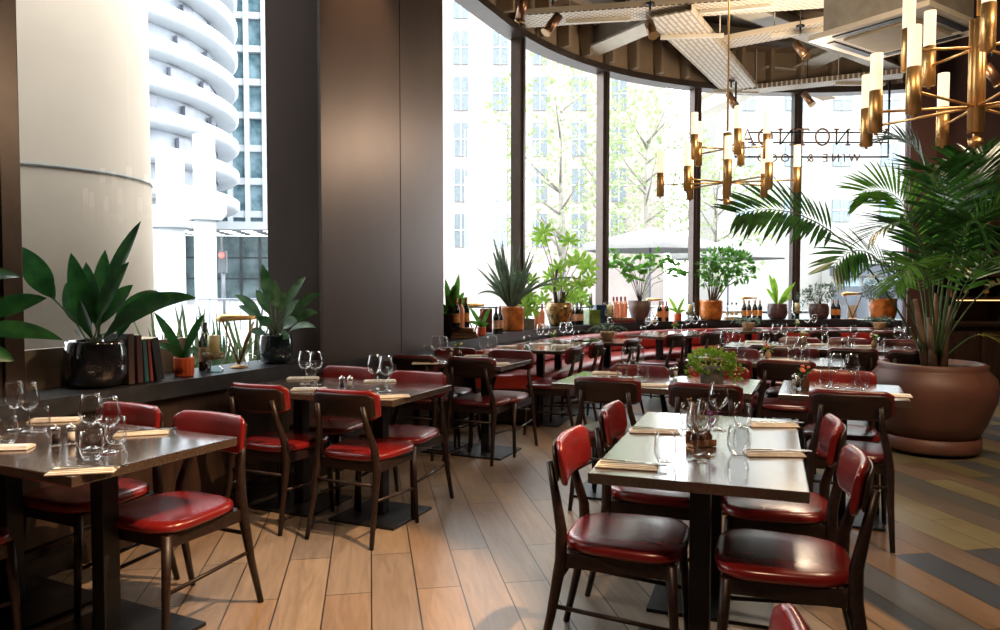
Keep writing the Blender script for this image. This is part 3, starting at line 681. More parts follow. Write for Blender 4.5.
for x, y, lb in ((92, 460, 'by the front napkin'), (116, 444, 'behind the front wine glasses'), (40, 432, 'behind the shakers'), (7, 444, 'at the left edge')): tum(*at(x, y), 'stemless tumbler on the leftmost table, %s' % lb, 'tumblers on the leftmost table')
q = at(55.5, 446); pepP((q[0], q[1], TT), 0, 'glass pepper shaker with steel cap on the leftmost table', 'shakers')
q = at(71.5, 444); salP((q[0], q[1], TT), 0, 'glass salt shaker with steel cap on the leftmost table', 'shakers')

# ---- table under the pillar
T2c = Vector((-.435, 4.23))-Lx*.575
table(T2c, ROWZ, 1.15, .69, (.28, -.30), 'dark wood table under the bronze pillar, set with clear glasses', 'tables in the room')
G2 = 'chairs around the table under the pillar'
chair_back(341, 390, FWD, 'red chair with its back to us, nearest the viewer at the pillar table', G2)
chair_back(253, 384.5, FWD, 'red chair with its back to us, beside the ledge at the pillar table', G2)
chair_back(421, 371, BCK, 'red chair facing us, far side of the pillar table, aisle end', G2)
chair_back(352, 366, BCK, 'red chair facing us, far side of the pillar table, pillar end', G2)
for x, y, r_, lb in ((309, 390, 8, 'left front'), (303, 379, 8, 'left rear'), (391, 397, 14, 'right front'), (380, 382, 10, 'right rear')):
    q = at(x, y); napP((q[0], q[1], TT), R(r_), 'folded pale napkin on the pillar table, %s' % lb, 'napkins on the pillar table')
q = at(391, 397); forkP((q[0], q[1], TT+.0150), R(18), 'steel fork on the right front napkin of the pillar table', 'cutlery on the pillar table')
for x, y, lb in ((305, 384, 'leftmost'), (316, 385, 'second from left'), (374.5, 390, 'third from left'), (386, 391.5, 'rightmost')): wine(*at(x, y), 'stemmed wine glass on the pillar table, %s' % lb, 'wine glasses on the pillar table')
for x, y, lb in ((311, 378, 'left pair'), (383, 384, 'right pair')): tum(*at(x, y), 'stemless tumbler behind the %s of wine glasses, pillar table' % lb, 'tumblers on the pillar table')
q = at(342, 389); pepP((q[0], q[1], TT), 0, 'glass pepper shaker, left of two in the middle of the pillar table', 'shakers')
q = at(350, 389); salP((q[0], q[1], TT), 0, 'glass salt shaker, right of two in the middle of the pillar table', 'shakers')

def setting(c, rz, slots, tn, style='ww'):
    """slots: (u, v, words) in the table's own frame; v>0 is the far side"""
    for u, v, wd in slots:
        s_ = 1 if v > 0 else -1
        x, y = loc2(c, rz, u, v+s_*.10); napP((x, y, TT), rz+random.uniform(-.1, .1), 'folded napkin, %s of the %s' % (wd, tn), 'napkins on the '+tn)
        x, y = loc2(c, rz, u+.13, v-s_*.02); wine(x, y, 'wine glass, %s of the %s' % (wd, tn), 'wine glasses on the '+tn)
        if 't' in style: x, y = loc2(c, rz, u+.22, v+s_*.02); tum(x, y, 'tumbler, %s of the %s' % (wd, tn), 'tumblers on the '+tn)
def caddy(c, rz, tn, petal=PETAL_O, bottle=AMBERG, lf=L_MID):
    x, y = loc2(c, rz, .02, .0); flower_vase((x, y), 'small bottle vase of flowers on the %s' % tn, petal, bottle=bottle, leafm=lf)
    x, y = loc2(c, rz, -.05, -.01); pepP((x, y, TT), 0, 'pepper shaker beside the vase on the %s' % tn, 'shakers')
    x, y = loc2(c, rz, -.09, .02); salP((x, y, TT), 0, 'salt shaker beside the vase on the %s' % tn, 'shakers')

# ---- third table, start of the banquette
T3c = Vector((.146, 5.89))-Lx*.52; tn = 'third table from the left'
table(T3c, ROWZ, 1.04, .69, (.24, -.24), 'third table from the left, grey sheen top, by the banquette end', 'tables in the room')
G3 = 'chairs around the third table from the left'
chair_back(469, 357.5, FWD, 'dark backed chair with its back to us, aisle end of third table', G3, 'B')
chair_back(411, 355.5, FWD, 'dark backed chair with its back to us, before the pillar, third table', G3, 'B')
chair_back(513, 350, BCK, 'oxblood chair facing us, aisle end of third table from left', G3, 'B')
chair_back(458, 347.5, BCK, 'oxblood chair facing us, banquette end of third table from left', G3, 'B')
for x, y, lb in ((436, 361, 'first from left'), (443, 362, 'second from left'), (484, 359.5, 'third from left'), (492.5, 360, 'fourth from left')): wine(*at(x, y), 'wine glass on the third table, %s' % lb, 'wine glasses on the '+tn)
for x, y, lb in ((428, 358, 'left end'), (487, 361.5, 'under the right pair')): tum(*at(x, y), 'tumbler on the third table, %s' % lb, 'tumblers on the '+tn)
for x, y, lb in ((497, 364.5, 'near right'), (476, 356.5, 'middle'), (425, 364, 'left')): q = at(x, y); napP((q[0], q[1], TT), .1, 'folded napkin on the third table, %s' % lb, 'napkins on the '+tn)
flower_vase(at(459, 358), 'small brown bottle vase on the third table from the left', PETAL_W, bottle=AMBERG, leafm=L_MID)
q = at(451, 357.5); salP((q[0], q[1], TT), 0, 'salt shaker beside the brown vase on the third table', 'shakers')

# ---- long table in front of the banquette
T4r = R(70); T4c = (.52, 7.70); tn = 'long banquette table'
table(T4c, T4r, 1.45, .66, (-.33, .33), 'long table along the left run of the red banquette', 'tables in the room', .5)
G4 = 'chairs facing the banquette'
chair_back(578, 346, (-.93, .36), 'chair at the near end of the long banquette table, seen from behind', G4, 'B')
chair_back(600, 341.5, (-.93, .36), 'second chair along the long banquette table, seen from behind', G4, 'B')
for x, y, lb in ((540, 343.5, 'left of front pair'), (546, 343.5, 'right of front pair'), (563, 341, 'left of rear pair'), (569, 341, 'right of rear pair')): wine(*at(x, y), 'wine glass on the long banquette table, %s' % lb, 'wine glasses on the '+tn)
for x, y, lb in ((527, 346, 'near end'), (576, 340, 'far end')): tum(*at(x, y), 'tumbler on the long banquette table, %s' % lb, 'tumblers on the '+tn)
for x, y, lb in ((507, 347, 'left end'), (539, 344.5, 'middle'), (562, 346, 'chair side')): q = at(x, y); napP((q[0], q[1], TT), .2, 'folded napkin on the long banquette table, %s' % lb, 'napkins on the '+tn)
flower_vase(at(553.5, 344), 'clear jar of cream flowers on the long banquette table', PETAL_W)

# ---- planter table
T5c = Vector((1.56, 4.48))-Lx*.60; tn = 'planter table'
table(T5c, ROWZ, 1.2, .69, (.30, -.30), 'pale reflecting table with the yellow-green planter, middle of the room', 'tables in the room')
G5 = 'chairs around the planter table'
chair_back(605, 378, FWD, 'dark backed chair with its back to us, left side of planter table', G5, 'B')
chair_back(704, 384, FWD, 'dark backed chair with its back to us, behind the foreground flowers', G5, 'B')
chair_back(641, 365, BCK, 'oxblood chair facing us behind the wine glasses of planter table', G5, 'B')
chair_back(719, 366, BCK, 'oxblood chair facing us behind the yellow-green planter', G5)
for x, y, lb in ((627, 378, 'left of the pair'), (638, 377.5, 'right of the pair')): wine(*at(x, y), 'wine glass on the planter table, %s' % lb, 'wine glasses on the '+tn)
for x, y, lb in ((622.5, 377.5, 'left'), (643, 382, 'right')): tum(*at(x, y), 'tumbler on the planter table, %s one' % lb, 'tumblers on the '+tn)
for x, y, lb in ((607, 373.5, 'far left'), (651, 386, 'near side')): q = at(x, y); napP((q[0], q[1], TT), -.1, 'folded pale napkin on the planter table, %s' % lb, 'napkins on the '+tn)
q = at(672, 379); pepP((q[0], q[1], TT), 0, 'pepper shaker on the planter table, left of the planter', 'shakers')
q = at(675.5, 378); salP((q[0], q[1], TT), 0, 'salt shaker on the planter table, left of the planter', 'shakers')
q = at(712, 385); e = pot('table_planter', q, TT, 'cyl', .072, .115, GREYP, 'grey planter of yellow-green trailing plants on the planter table')
g = G(); leaves(g, (0, 0, .15), (.14, .12, .075), 420, .034, .018)
leaves(g, (.15, 0, .08), (.03, .05, .06), 60, .03, .015); leaves(g, (-.13, 0, .10), (.03, .04, .05), 50, .03, .015); g.build('foliage', L_LIGHT, e)
g = G()
for i in range(46): a = random.uniform(0, 6.3); r_ = random.uniform(.02, .15); g.lathe([(0, -.006), (.0075, 0), (0, .005)], (r_*cos(a), r_*sin(a)*.8, random.uniform(.12, .21)), 7)
g.build('blossoms', PETAL_Y, e)

# ---- table behind the planter table
T6c = Vector((2.20, 6.12)); tn = 'table behind the planter'
table(T6c, ROWZ, 1.2, .68, (.30, -.30), 'white reflecting table just behind the yellow-green planter', 'tables in the room')
G6 = 'chairs around the table behind the planter'
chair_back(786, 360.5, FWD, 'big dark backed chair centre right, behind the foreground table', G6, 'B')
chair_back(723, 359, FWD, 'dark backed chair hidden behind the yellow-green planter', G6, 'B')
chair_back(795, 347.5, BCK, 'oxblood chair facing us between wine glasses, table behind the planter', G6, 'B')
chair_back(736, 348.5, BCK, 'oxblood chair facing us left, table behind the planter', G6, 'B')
for x, y, lb in ((724, 354.5, 'left pair, left'), (736, 354.5, 'left pair, right'), (790, 361, 'right pair, left'), (802, 361.5, 'right pair, right')): wine(*at(x, y), 'wine glass on the table behind the planter, %s' % lb, 'wine glasses on the '+tn)
for x, y, lb in ((722, 356.5, 'far left'), (741, 356.5, 'left'), (792, 360, 'right'), (805, 362, 'far right')): tum(*at(x, y), 'tumbler on the table behind the planter, %s' % lb, 'tumblers on the '+tn)
q = at(780, 360.5); napP((q[0], q[1], TT), .1, 'folded napkin on the table behind the planter', 'napkins on the '+tn)
flower_vase(at(768, 359.5), 'kraft bottle vase with pink flowers behind the big dark chair', PETAL_O, bottle=KRAFT)
q = at(761.5, 359); salP((q[0], q[1], TT), 0, 'salt shaker beside the kraft vase behind the big dark chair', 'shakers')

# ---- small table by the pot
T7c = Vector((2.01, 4.34)); tn = 'small table by the terracotta pot'
table(T7c, ROWZ, .66, .68, (0,), 'small square table beside the terracotta pot, set for two', 'tables in the room', .46)
G7 = 'chairs at the small table by the pot'
chair_back(851, 391, FWD, 'dark backed chair with its back to us beside the terracotta pot', G7, 'B')
chair_back(841, 370, BCK, 'red chair facing us at the small table by the terracotta pot', G7)
for x, y, lb in ((835, 388, 'left'), (851.5, 389, 'right')): wine(*at(x, y), 'wine glass on the small table by the pot, %s one' % lb, 'wine glasses on the '+tn)
for x, y, lb in ((826, 387, 'left'), (861.5, 390, 'right')): tum(*at(x, y), 'tumbler on the small table by the pot, %s one' % lb, 'tumblers on the '+tn)
flower_vase(at(805, 389), 'brown bottle vase with salmon flowers on the small table by the pot', PETAL_O, bottle=AMBERG, leafm=L_MID)
q = at(798, 389); pepP((q[0], q[1], TT), 0, 'pepper shaker beside the salmon flowers', 'shakers')
q = at(794.5, 387); salP((q[0], q[1], TT), 0, 'salt shaker beside the salmon flowers', 'shakers')
q = at(891, 396); napP((q[0], q[1], TT), -.4, 'folded napkin at the right edge of the small table by the pot', NP)

# ---- long table behind the pot
T8c = Vector((3.25, 7.42)); tn = 'long table behind the pot'
table(T8c, ROWZ, 1.85, .68, (-.6, 0, .6), 'long white reflecting table behind the terracotta pot', 'tables in the room')
G8 = 'chairs at the long table behind the pot'
chair_back(771, 345.5, FWD, 'chair with its back to us, left end of long rear table', G8, 'B')
chair_back(853, 348.5, FWD, 'chair with its back to us, middle of long rear table', G8, 'B')
chair_back(914, 350.5, FWD, 'chair with its back to us, partly behind the palm stems', G8, 'B')
chair_back(800, 337.5, BCK, 'oxblood chair facing us, left end of long rear table', G8, 'B')
chair_back(848, 338, BCK, 'oxblood chair facing us, middle of long rear table', G8, 'B')
chair_back(903, 339.5, BCK, 'oxblood chair facing us, right end of long rear table', G8, 'B')
for x, y, lb in ((775, 343, 'first from left'), (784, 343.5, 'second from left'), (824, 344.5, 'third from left'), (853, 345.5, 'fourth from left'), (897, 347.5, 'fifth from left'), (907, 348, 'rightmost')): wine(*at(x, y), 'wine glass on the long rear table, %s' % lb, 'wine glasses on the '+tn)
for x, y, lb in ((766, 342.5, 'left'), (825, 346, 'centre left'), (851, 346.5, 'centre'), (881, 348, 'centre right'), (921, 350, 'right')): tum(*at(x, y), 'tumbler on the long rear table, %s' % lb, 'tumblers on the '+tn)
for x, y, lb in ((755, 342, 'left end'), (818, 345, 'centre'), (865, 346.5, 'right')): q = at(x, y); napP((q[0], q[1], TT), 0, 'folded napkin on the long rear table, %s' % lb, 'napkins on the '+tn)
flower_vase(at(804, 344), 'green sprig in a bottle on the left of the long rear table', PETAL_W, bottle=KRAFT)
flower_vase(at(874, 347), 'kraft bottle vase with white flower on the right of the long rear table', PETAL_W, bottle=KRAFT)
q = at(843, 346); pepP((q[0], q[1], TT), 0, 'pepper shaker in the middle of the long rear table', 'shakers')

# ---- tables round the bay
def bay(th, rr): return (CX-rr*cos(R(th)), CY+rr*sin(R(th)))
def bay_face(th): return (-cos(R(th)), sin(R(th)))
B1 = bay(24.7, 4.02); table(B1, R(65), .68, .62, (0,), 'dark table with a clay planter, at the bend of the banquette', 'tables along the banquette', .42)
B2 = bay(47, 3.86); table(B2, R(43), 1.25, .62, (-.32, .32), 'table along the banquette behind the two middle chairs', 'tables along the banquette', .42)
B3 = bay(69, 3.92); table(B3, R(21), .80, .62, (0,), 'dark table with a clay planter below the amber ficus pot', 'tables along the banquette', .42)
B4 = bay(84, 3.86); table(B4, R(6), .95, .62, (0,), 'table along the banquette below the candle jar on the right', 'tables along the banquette', .42)
B5 = bay(97.5, 3.86); table(B5, R(-7), .70, .62, (0,), 'table at the right end of the banquette with trailing planter', 'tables along the banquette', .42)
chair_back(635, 338.5, bay_face(28), 'chair facing the banquette at the bend, before the clay planter', G4, 'B')
chair_back(678, 333.5, bay_face(40), 'chair facing the banquette, left of two middle ones', G4, 'B')
chair_back(715, 332, bay_face(55), 'chair facing the banquette, right of two middle ones', G4, 'B')
chair_back(774, 331, bay_face(72), 'chair facing the banquette below the four dark bottles', G4, 'B')
chair_back(827, 330.5, bay_face(84), 'chair facing the banquette below the dark bush pot', G4, 'B')
chair_back(890, 331, bay_face(97), 'chair facing the banquette at its right end', G4, 'B')
tn = 'banquette tables'
for x, y, lb in ((648, 332.5, 'left pair, left'), (655, 332.5, 'left pair, right'), (688, 331, 'second pair, left'), (695, 331, 'second pair, right'), (807, 329, 'right pair, left'), (814, 329, 'right pair, right')): wine(*at(x, y), 'distant wine glass on the bay tables, %s' % lb, 'wine glasses on the '+tn)
for x, y, lb in ((643, 334, 'below the taper pot'), (684, 332, 'middle'), (704, 331.5, 'below the amber pot')): tum(*at(x, y), 'distant tumbler on the bay tables, %s' % lb, 'tumblers on the '+tn)
flower_vase(at(675, 332), 'tiny pink flower vase on the middle banquette table', PETAL_O)
flower_vase(at(797, 329.5), 'tiny green flower vase on the right banquette table', PETAL_W)
def clay_planter(p, lb, r_=.085, h=.10):
    e = pot('table_planter', p, TT, 'bowl', r_, h, TANP, lb, group='clay table planters')
    g = G(); leaves(g, (0, 0, h+.02), (.16, .13, .05), 90, .055, .014)
    for i in range(9): a = random.uniform(0, 6.3); g.blade((0, 0, h), (.26*cos(a), .2*sin(a), h-.02), .02, .14)
    g.build('foliage', L_GREY, e); return e
clay_planter(B1, 'clay planter of grey succulents at the banquette bend')
clay_planter(B3, 'clay planter of grey succulents under the amber ficus pot')
clay_planter(B5, 'clay planter of trailing succulents at the right end of the banquette')

# ------------------------------------------------------------------ banquette
e = empty('banquette', (0, 0, 0), 0, 'long curved red leather banquette following the window bay', 'banquette')
zb0 = 7.25
def cush(offs, zs, name, m, seg=44, bulge=.025):
    a, b_ = run(offs[0], zb0, TH_END-.06, seg), run(offs[1], zb0, TH_END-.06, seg); rows = []
    for p, q in zip(a, b_):
        r = []
        for k in range(14):
            x, y = sup(2*pi*k/14, 3.4); t_ = (x+1)/2; pp = p.lerp(q, t_); r.append((pp.x, pp.y, (zs[0]+zs[1])/2+y*(zs[1]-zs[0])/2))
        rows.append(r)
    g = G(); loft(g, rows); return g.build(name, m, e)
cush((-.70, -.10), (.34, .47), 'seat', BANQ); cush((-.20, -.04), (.46, .72), 'backrest', BANQ)
g = G(); band(g, (-.64, -.03), zb0, TH_END-.06, (.02, .35)); g.build('plinth', PANEL, e)

# ------------------------------------------------------------------ things on the ledge
def lp(px, off=.2): q = curve_px(px, off); return (q.x, q.y)
def stems(g, p0, p1, r_=.004): g.tube([p0, (Vector(p0)+Vector(p1))/2+Vector((random.uniform(-.02, .02), 0, .01)), p1], r_, 5)
# black pot with broad leaves
q = lp(95, .18); yq = q[1]
e = pot('potted_aspidistra', q, HS, 'round', .152, .245, BLACKG, 'large broad leaved plant in a glossy black pot on the near ledge')
g = G(); gs = G(); o = Vector((q[0], q[1], HS))
for bx, by, tx, ty, wd, lf, dy in ((52, 298, 19, 246, .15, .03, -.1), (55, 300, 33, 262, .09, .02, 0), (90, 330, 71, 253, .13, .03, .0), (84, 328, 66, 283, .13, .02, .12), (95, 325, 86, 262, .11, .03, .08), (98, 330, 105, 250, .12, .02, .15), (104, 300, 141, 221, .11, .02, -.04), (98, 320, 129, 262, .12, .05, -.1), (100, 325, 133, 285, .11, .06, .1), (104, 338, 197, 298, .12, .22, -.06), (107, 335, 182, 296, .11, .18, .08), (112, 330, 160, 292, .10, .14, .18), (84, 338, 76, 330, .08, .02, -.1), (92, 338, 80, 300, .10, .02, -.08), (118, 338, 135, 310, .08, .06, .1)):
    a, b_ = D(bx, by, yq+dy*.3)-o, D(tx, ty, yq+dy)-o
    g.blade(a, b_, wd*.84, lf*.6, n_=12, peak=.42, fold=.38); stems(gs, (random.uniform(-.05, .05), random.uniform(-.05, .05), .2), a)
g.build('leaves', L_DARK, e); gs.build('stems', STEMG, e)
# plant at the left edge, pot outside the frame
q = lp(-60, .18); e = pot('potted_aspidistra', q, HS, 'round', .14, .23, TEALG, 'plant at the left edge whose broad leaves reach into view')
g = G(); gs = G(); o = Vector((q[0], q[1], HS)); yq = q[1]
for bx, by, tx, ty, wd, lf in ((-20, 318, 47, 298, .09, .03), (-22, 332, 63, 340, .08, .06), (-18, 352, 14, 361, .07, .02), (-25, 280, 20, 277, .09, .03), (-40, 300, -30, 240, .1, 0), (-60, 300, -90, 250, .1, 0)):
    a, b_ = D(bx, by, yq)-o, D(tx, ty, yq+.1)-o; g.blade(a, b_, wd, lf, n_=9); stems(gs, (0, 0, .2), a)
g.build('leaves', L_DARK, e); gs.build('stems', STEMG, e)
# books leaning on the black pot
bq = lp(126, .16)
for i, (px, th, h_, dp, ln, m, lb) in enumerate(((118, .035, .27, .19, .0, mat('book_brown', (.045, .022, .018), .5), 'dark brown book, tallest of the row by the black pot'), (127, .032, .26, .19, .02, mat('book_maroon', (.055, .018, .016), .5), 'maroon book second in the row by the black pot'), (135, .024, .235, .17, .06, mat('book_teal', (.02, .10, .12), .5), 'teal book in the row by the black pot'), (140, .018, .235, .17, .08, mat('book_red', (.22, .03, .02), .5), 'thin red book in the row by the black pot'), (149, .05, .24, .17, .16, mat('book_black', (.012, .014, .016), .45), 'black book leaning at the end of the row'))):
    p = lp(px, .16); e = empty('book', (p[0], p[1], HS), lw, lb, 'book', 'books on the near ledge'); e.rotation_euler = (0, -ln, lw)
    g = G(); g.box((0, 0, h_/2+.006), (th, dp, h_), bev=.002); g.build('cover', m, e)
    g = G(); g.box((0, .004, h_/2+.008), (th*.8, dp*.98, h_*.985)); g.build('pages', PAPER, e)
def small_orange(px, lb, s_=1., off=.12, lf=L_MID):
    q = lp(px, off); e = pot('small_potted_plant', q, HS, 'cyl', .048*s_, .098*s_, ORANGE, lb, ridge=.03, nr=14)
    g = G()
    for a, b_, wd, lft in (((0, 0, .09), (-.14, -.02, .33), .05, .03), ((0, 0, .10), (.10, .02, .32), .045, .03), ((0, 0, .09), (-.17, .0, .15), .04, .06), ((0, 0, .08), (.09, -.03, .13), .045, .05), ((0, 0, .09), (-.06, -.05, .16), .05, .02), ((0, 0, .09), (.03, .05, .20), .04, .02)):
        g.blade(Vector(a)*s_, Vector(b_)*s_, wd*s_, lft*s_, n_=7)
    g.build('leaves', lf, e); return e
small_orange(183, 'small plant in a ribbed orange pot left of the candle jar', 1.15, off=.13, lf=L_DARK)
# wine bottle
def make_bottle(glass, label_m, foil, name='wine_bottle'):
    e = empty(name, cat='bottle')
    g = G(); g.lathe([(0, 0), (.036, .001), (.037, .008), (.037, .185), (.032, .205), (.016, .235), (.0135, .25), (.0135, .30), (0, .30)], seg=18); g.build('bottle_glass', glass, e)
    g = G(); g.lathe([(.0376, .06), (.0376, .15)], seg=18); g.build('paper_label', label_m, e)
    g = G(); g.lathe([(.0145, .245), (.0145, .303), (0, .304)], seg=14); g.build('foil', foil, e); return e
b_dark = Proto(lambda: make_bottle(WINE, LBLO, FOILO)); b_rose = Proto(lambda: make_bottle(ROSE, ROSE, FOILR)); b_kraft = Proto(lambda: make_bottle(WINE, LBLK, FOILB))
def bottle(pr_, px, off, lb, g_='bottles on the ledge', dz=0): q = lp(px, off); return pr_((q[0], q[1], HS+dz), random.uniform(0, 6), lb, g_)
bottle(b_kraft, 204, .24, 'dark wine bottle behind the blue glass candle jar')
def candle_jar(px, off, lb, s_=1.):
    q = lp(px, off); e = empty('candle_jar', (q[0], q[1], HS), 0, lb, 'candle holder', 'candle jars on the ledge')
    g = G(); g.lathe([(0, 0), (.055*s_, 0), (.058*s_, .012*s_), (.04*s_, .03*s_), (.03*s_, .045*s_), (.045*s_, .06*s_), (.068*s_, .085*s_), (.072*s_, .12*s_), (.068*s_, .25*s_), (.070*s_, .255*s_)], seg=48, ridge=.02, nr=12); g.build('jar', AQUA, e)
    g = G(); g.lathe([(0, .075*s_), (.058*s_, .085*s_), (.062*s_, .12*s_), (0, .125*s_)], seg=20); g.build('gravel', mat('jar_gravel', (.28, .20, .12), .9, var=.4, scale=60), e)
    g = G(); g.lathe([(0, .11*s_), (.035*s_, .11*s_), (.035*s_, .225*s_), (.030*s_, .228*s_), (0, .222*s_)], seg=18); g.build('candle', WAX, e)
    g = G(); g.tube([(0, 0, .22*s_), (0, .002, .24*s_)], .0015, 5); g.build('wick', IRON, e); return e
candle_jar(213, .13, 'ribbed blue glass jar holding a cream candle on the near ledge')
def book_lamp(px, off, lb, s_=1., rz=0.):
    """folding brass reading lamp: two V arms and a long horizontal shade"""
    q = lp(px, off); e = empty('folding_lamp', (q[0], q[1], HS), rz, lb, 'lamp', 'folding brass lamps on the ledge')
    g = G(); g.lathe([(0, 0), (.055*s_, 0), (.055*s_, .008*s_), (.045*s_, .016*s_), (.02*s_, .024*s_), (0, .026*s_)], seg=20); g.build('base', BRASSD, e)
    g = G(); g.tube([(0, 0, .02*s_), (-.10*s_, 0, .30*s_)], [.008*s_, .006*s_], 8); g.build('arm', BRASSD, e)
    g = G(); g.tube([(0, 0, .02*s_), (.05*s_, 0, .17*s_), (.10*s_, 0, .30*s_)], [.007*s_, .014*s_, .006*s_], 8); g.build('arm', BRASSD, e)
    g = G(); g.tube([(-.13*s_, 0, .31*s_), (-.10*s_, 0, .325*s_), (.11*s_, 0, .325*s_)], [.022*s_, .026*s_, .012*s_], 10); g.build('shade', BRASS if s_ > .95 else BRASSD, e)
    g = G(); g.box((0, .02*s_, .325*s_), (.20*s_, .06*s_, .022*s_), bev=.006); g.build('reflector', mat('lamp_reflector', (.6, .5, .36), .5), e); return e
book_lamp(238, .17, 'folding brass desk lamp with V arms beside the candle jar', 1.0)
# wire letter rack
q = lp(252, .26); e = empty('wire_rack', (q[0], q[1], HS), lw, 'small wire rack on the ledge behind the folding lamp', 'rack')
for i in range(4): g = G(); g.tube([(-.09, i*.03-.05, .0), (-.09, i*.03-.05, .06+i*.015), (.09, i*.03-.05, .06+i*.015), (.09, i*.03-.05, 0)], .0018, 5); g.build('wire', STEEL, e)
# dieffenbachia
q = lp(275, .16); yq = q[1]; e = pot('potted_dieffenbachia', q, HS, 'round', .115, .20, TEALG, 'leafy variegated plant in a blue black pot beside the bronze pillar')
g = G(); gs = G(); o = Vector((q[0], q[1], HS))
for tx, ty, wd, dy, bl in ((262, 264, .085, 0, 0), (275, 280, .08, .1, 0), (306, 277, .07, .1, .1), (235, 295, .08, -.1, .1), (238, 306, .06, .1, .06), (322, 293, .06, -.05, .1), (318, 313, .07, .05, .12), (316, 328, .06, -.1, .1), (298, 322, .08, -.12, .08), (290, 338, .075, -.15, .05), (258, 318, .08, -.12, .05), (256, 290, .07, .1, .05), (248, 332, .05, .1, .03), (285, 290, .07, .15, .05), (300, 300, .07, .0, .05)):
    b_ = D(tx, ty, yq+dy)-o; a = Vector((b_.x*.35, b_.y*.35, .20+(b_.z-.2)*.45)); g.blade(a, b_, wd, bl*.5+.01, n_=8); stems(gs, (0, 0, .17), a, .0035)
g.build('leaves', leafmat('leaf_variegated', (.02, .09, .03), (.10, .20, .09), .35, .25), e); gs.build('stems', STEMG, e)
q = lp(298, .22); e = empty('leaning_book', (q[0], q[1], HS), .0, 'dark blue picture book leaning in the corner by the pillar', 'book'); e.rotation_euler = (-.22, 0, .35)
g = G(); g.box((0, 0, .13), (.17, .02, .25), bev=.002); g.build('cover', mat('book_blue', (.015, .04, .08), .4), e)
g = G(); g.prism([(-.03, -.0), (.05, .0), (.05, .001), (-.03, .001)], .02, .03); g.poly([(-.02, -.0112, .02), (.07, -.0112, .03), (.06, -.0112, .17), (.02, -.0112, .10), (0, -.0112, .12)]); g.build('cover_picture', mat('book_art', (.35, .30, .26), .5, var=.4, scale=20), e)

# --- ledge of the bay, left to right
def spiky(e, n_, L, wd, z0, m, spread=.5, name='leaves', droop=.1):
    g = G()
    for i in range(n_):
        a = random.uniform(0, 2*pi); s_ = random.uniform(.1, 1)*spread; l_ = L*random.uniform(.6, 1.1)
        t_ = Vector((cos(a)*s_*l_, sin(a)*s_*l_*.6, z0+l_*sqrt(max(.05, 1-s_*s_))-(droop if s_ > .35 else 0)))
        g.blade((cos(a)*.02, sin(a)*.02, z0), t_, wd, .03+s_*.12*L, n_=7, peak=.35)
    g.build(name, m, e)
q = lp(447, .2); q = lp(452, .26); e = pot('potted_peace_lily', q, HS, 'round', .13, .25, PURPL, 'leafy plant in a dark pot half hidden by the pillar edge'); spiky(e, 16, .42, .075, .22, L_MID, .75)
for i, (px, dz) in enumerate(((464, 0), (464.5, .035), (463.5, .07))):
    q = lp(px, .12); e = empty('book', (q[0], q[1], HS+dz), .1-i*.08, ('bottom', 'middle', 'top')[i]+' tan book of the stack right of the pillar', 'book', 'tan books under the bottles')
    g = G(); g.box((0, 0, .004), (.27-.03*i, .19, .006)); g.box((0, 0, .031), (.27-.03*i, .19, .006)); g.box((0, -.093, .0175), (.27-.03*i, .004, .033)); g.build('cover', mat('book_tan', (.25, .13, .07), .6), e)
    g = G(); g.box((0, .002, .0175), (.26-.03*i, .18, .022)); g.build('pages', PAPER, e)
bottle(b_dark, 456.5, .12, 'dark bottle on the tan books, left of three', dz=.106); bottle(b_rose, 460.8, .10, 'rose bottle on the tan books, between two dark ones', dz=.106); bottle(b_dark, 466, .13, 'dark bottle on the tan books, right of three', dz=.106)
book_lamp(474, .20, 'folding lamp right of the pillar behind the small orange pot', 1.0, .1)
small_orange(481.5, 'small orange pot in front of a red book right of the pillar', .95, .10)
q = lp(486, .24); e = empty('book', (q[0], q[1], HS), .3, 'tall red book standing behind the small orange pot', 'book')
g = G(); g.box((0, 0, .14), (.14, .03, .27), bev=.002); g.build('cover', mat('book_wine', (.16, .02, .03), .5), e); g = G(); g.box((0, .001, .143), (.136, .022, .268)); g.build('pages', PAPER, e)
bottle(b_kraft, 496, .09, 'dark bottle left of the tall amber pot, left of two'); bottle(b_kraft, 500, .08, 'dark bottle left of the tall amber pot, right of two')
q = lp(511.5, .19); e = pot('potted_dracaena', q, HS, 'cyl', .155, .29, AMBER, 'spiky grey green plant in a tall amber pot'); spiky(e, 48, .78, .036, .25, L_GREY, .68, droop=.06)
g = G(); g.blade((0, 0, .27), (-.22, 0, 1.12), .05, .0, n_=8); g.blade((0, 0, .27), (.62, .05, .52), .035, .25, n_=9); g.blade((0, 0, .27), (.85, -.05, .60), .03, .30, n_=9); g.blade((0, 0, .27), (-.42, -.05, .42), .035, .22, n_=9); g.build('long_leaves', L_GREY, e)
q = lp(526, .16); e = pot('small_potted_plant', q, HS, 'cyl', .075, .13, GREYP, 'small fern in a square dark pot between amber and gold pots', square=True)
def lobed(g, c, r_, n=None, lobes=7):
    c = Vector(c); n = Vector(n or (random.uniform(-.4, .4), -1, random.uniform(.1, .9))).normalized(); u = n.cross(Vector((0, 0, 1))).normalized(); v = u.cross(n); a0 = random.uniform(-.5, .5)
    for i in range(lobes):
        a = a0+(-2.3+4.6*i/(lobes-1)); d = u*sin(a)+v*cos(a)*(-1 if n.z > .9 else 1); g.blade(c, c+d*r_*(1-.25*abs(a)/2.3)-n*.0, r_*.30, -.01, side=d.cross(n), n_=4, peak=.6)
g = G()
for i in range(9): lobed(g, (random.uniform(-.09, .09), random.uniform(-.08, .05), random.uniform(.2, .62)), .13)
g.build('leaves', L_LIGHT, e); gs = G()
for i in range(4): gs.tube([(0, 0, .13), (random.uniform(-.05, .05), 0, .5)], .003, 5)
gs.build('stems', STEMG, e)
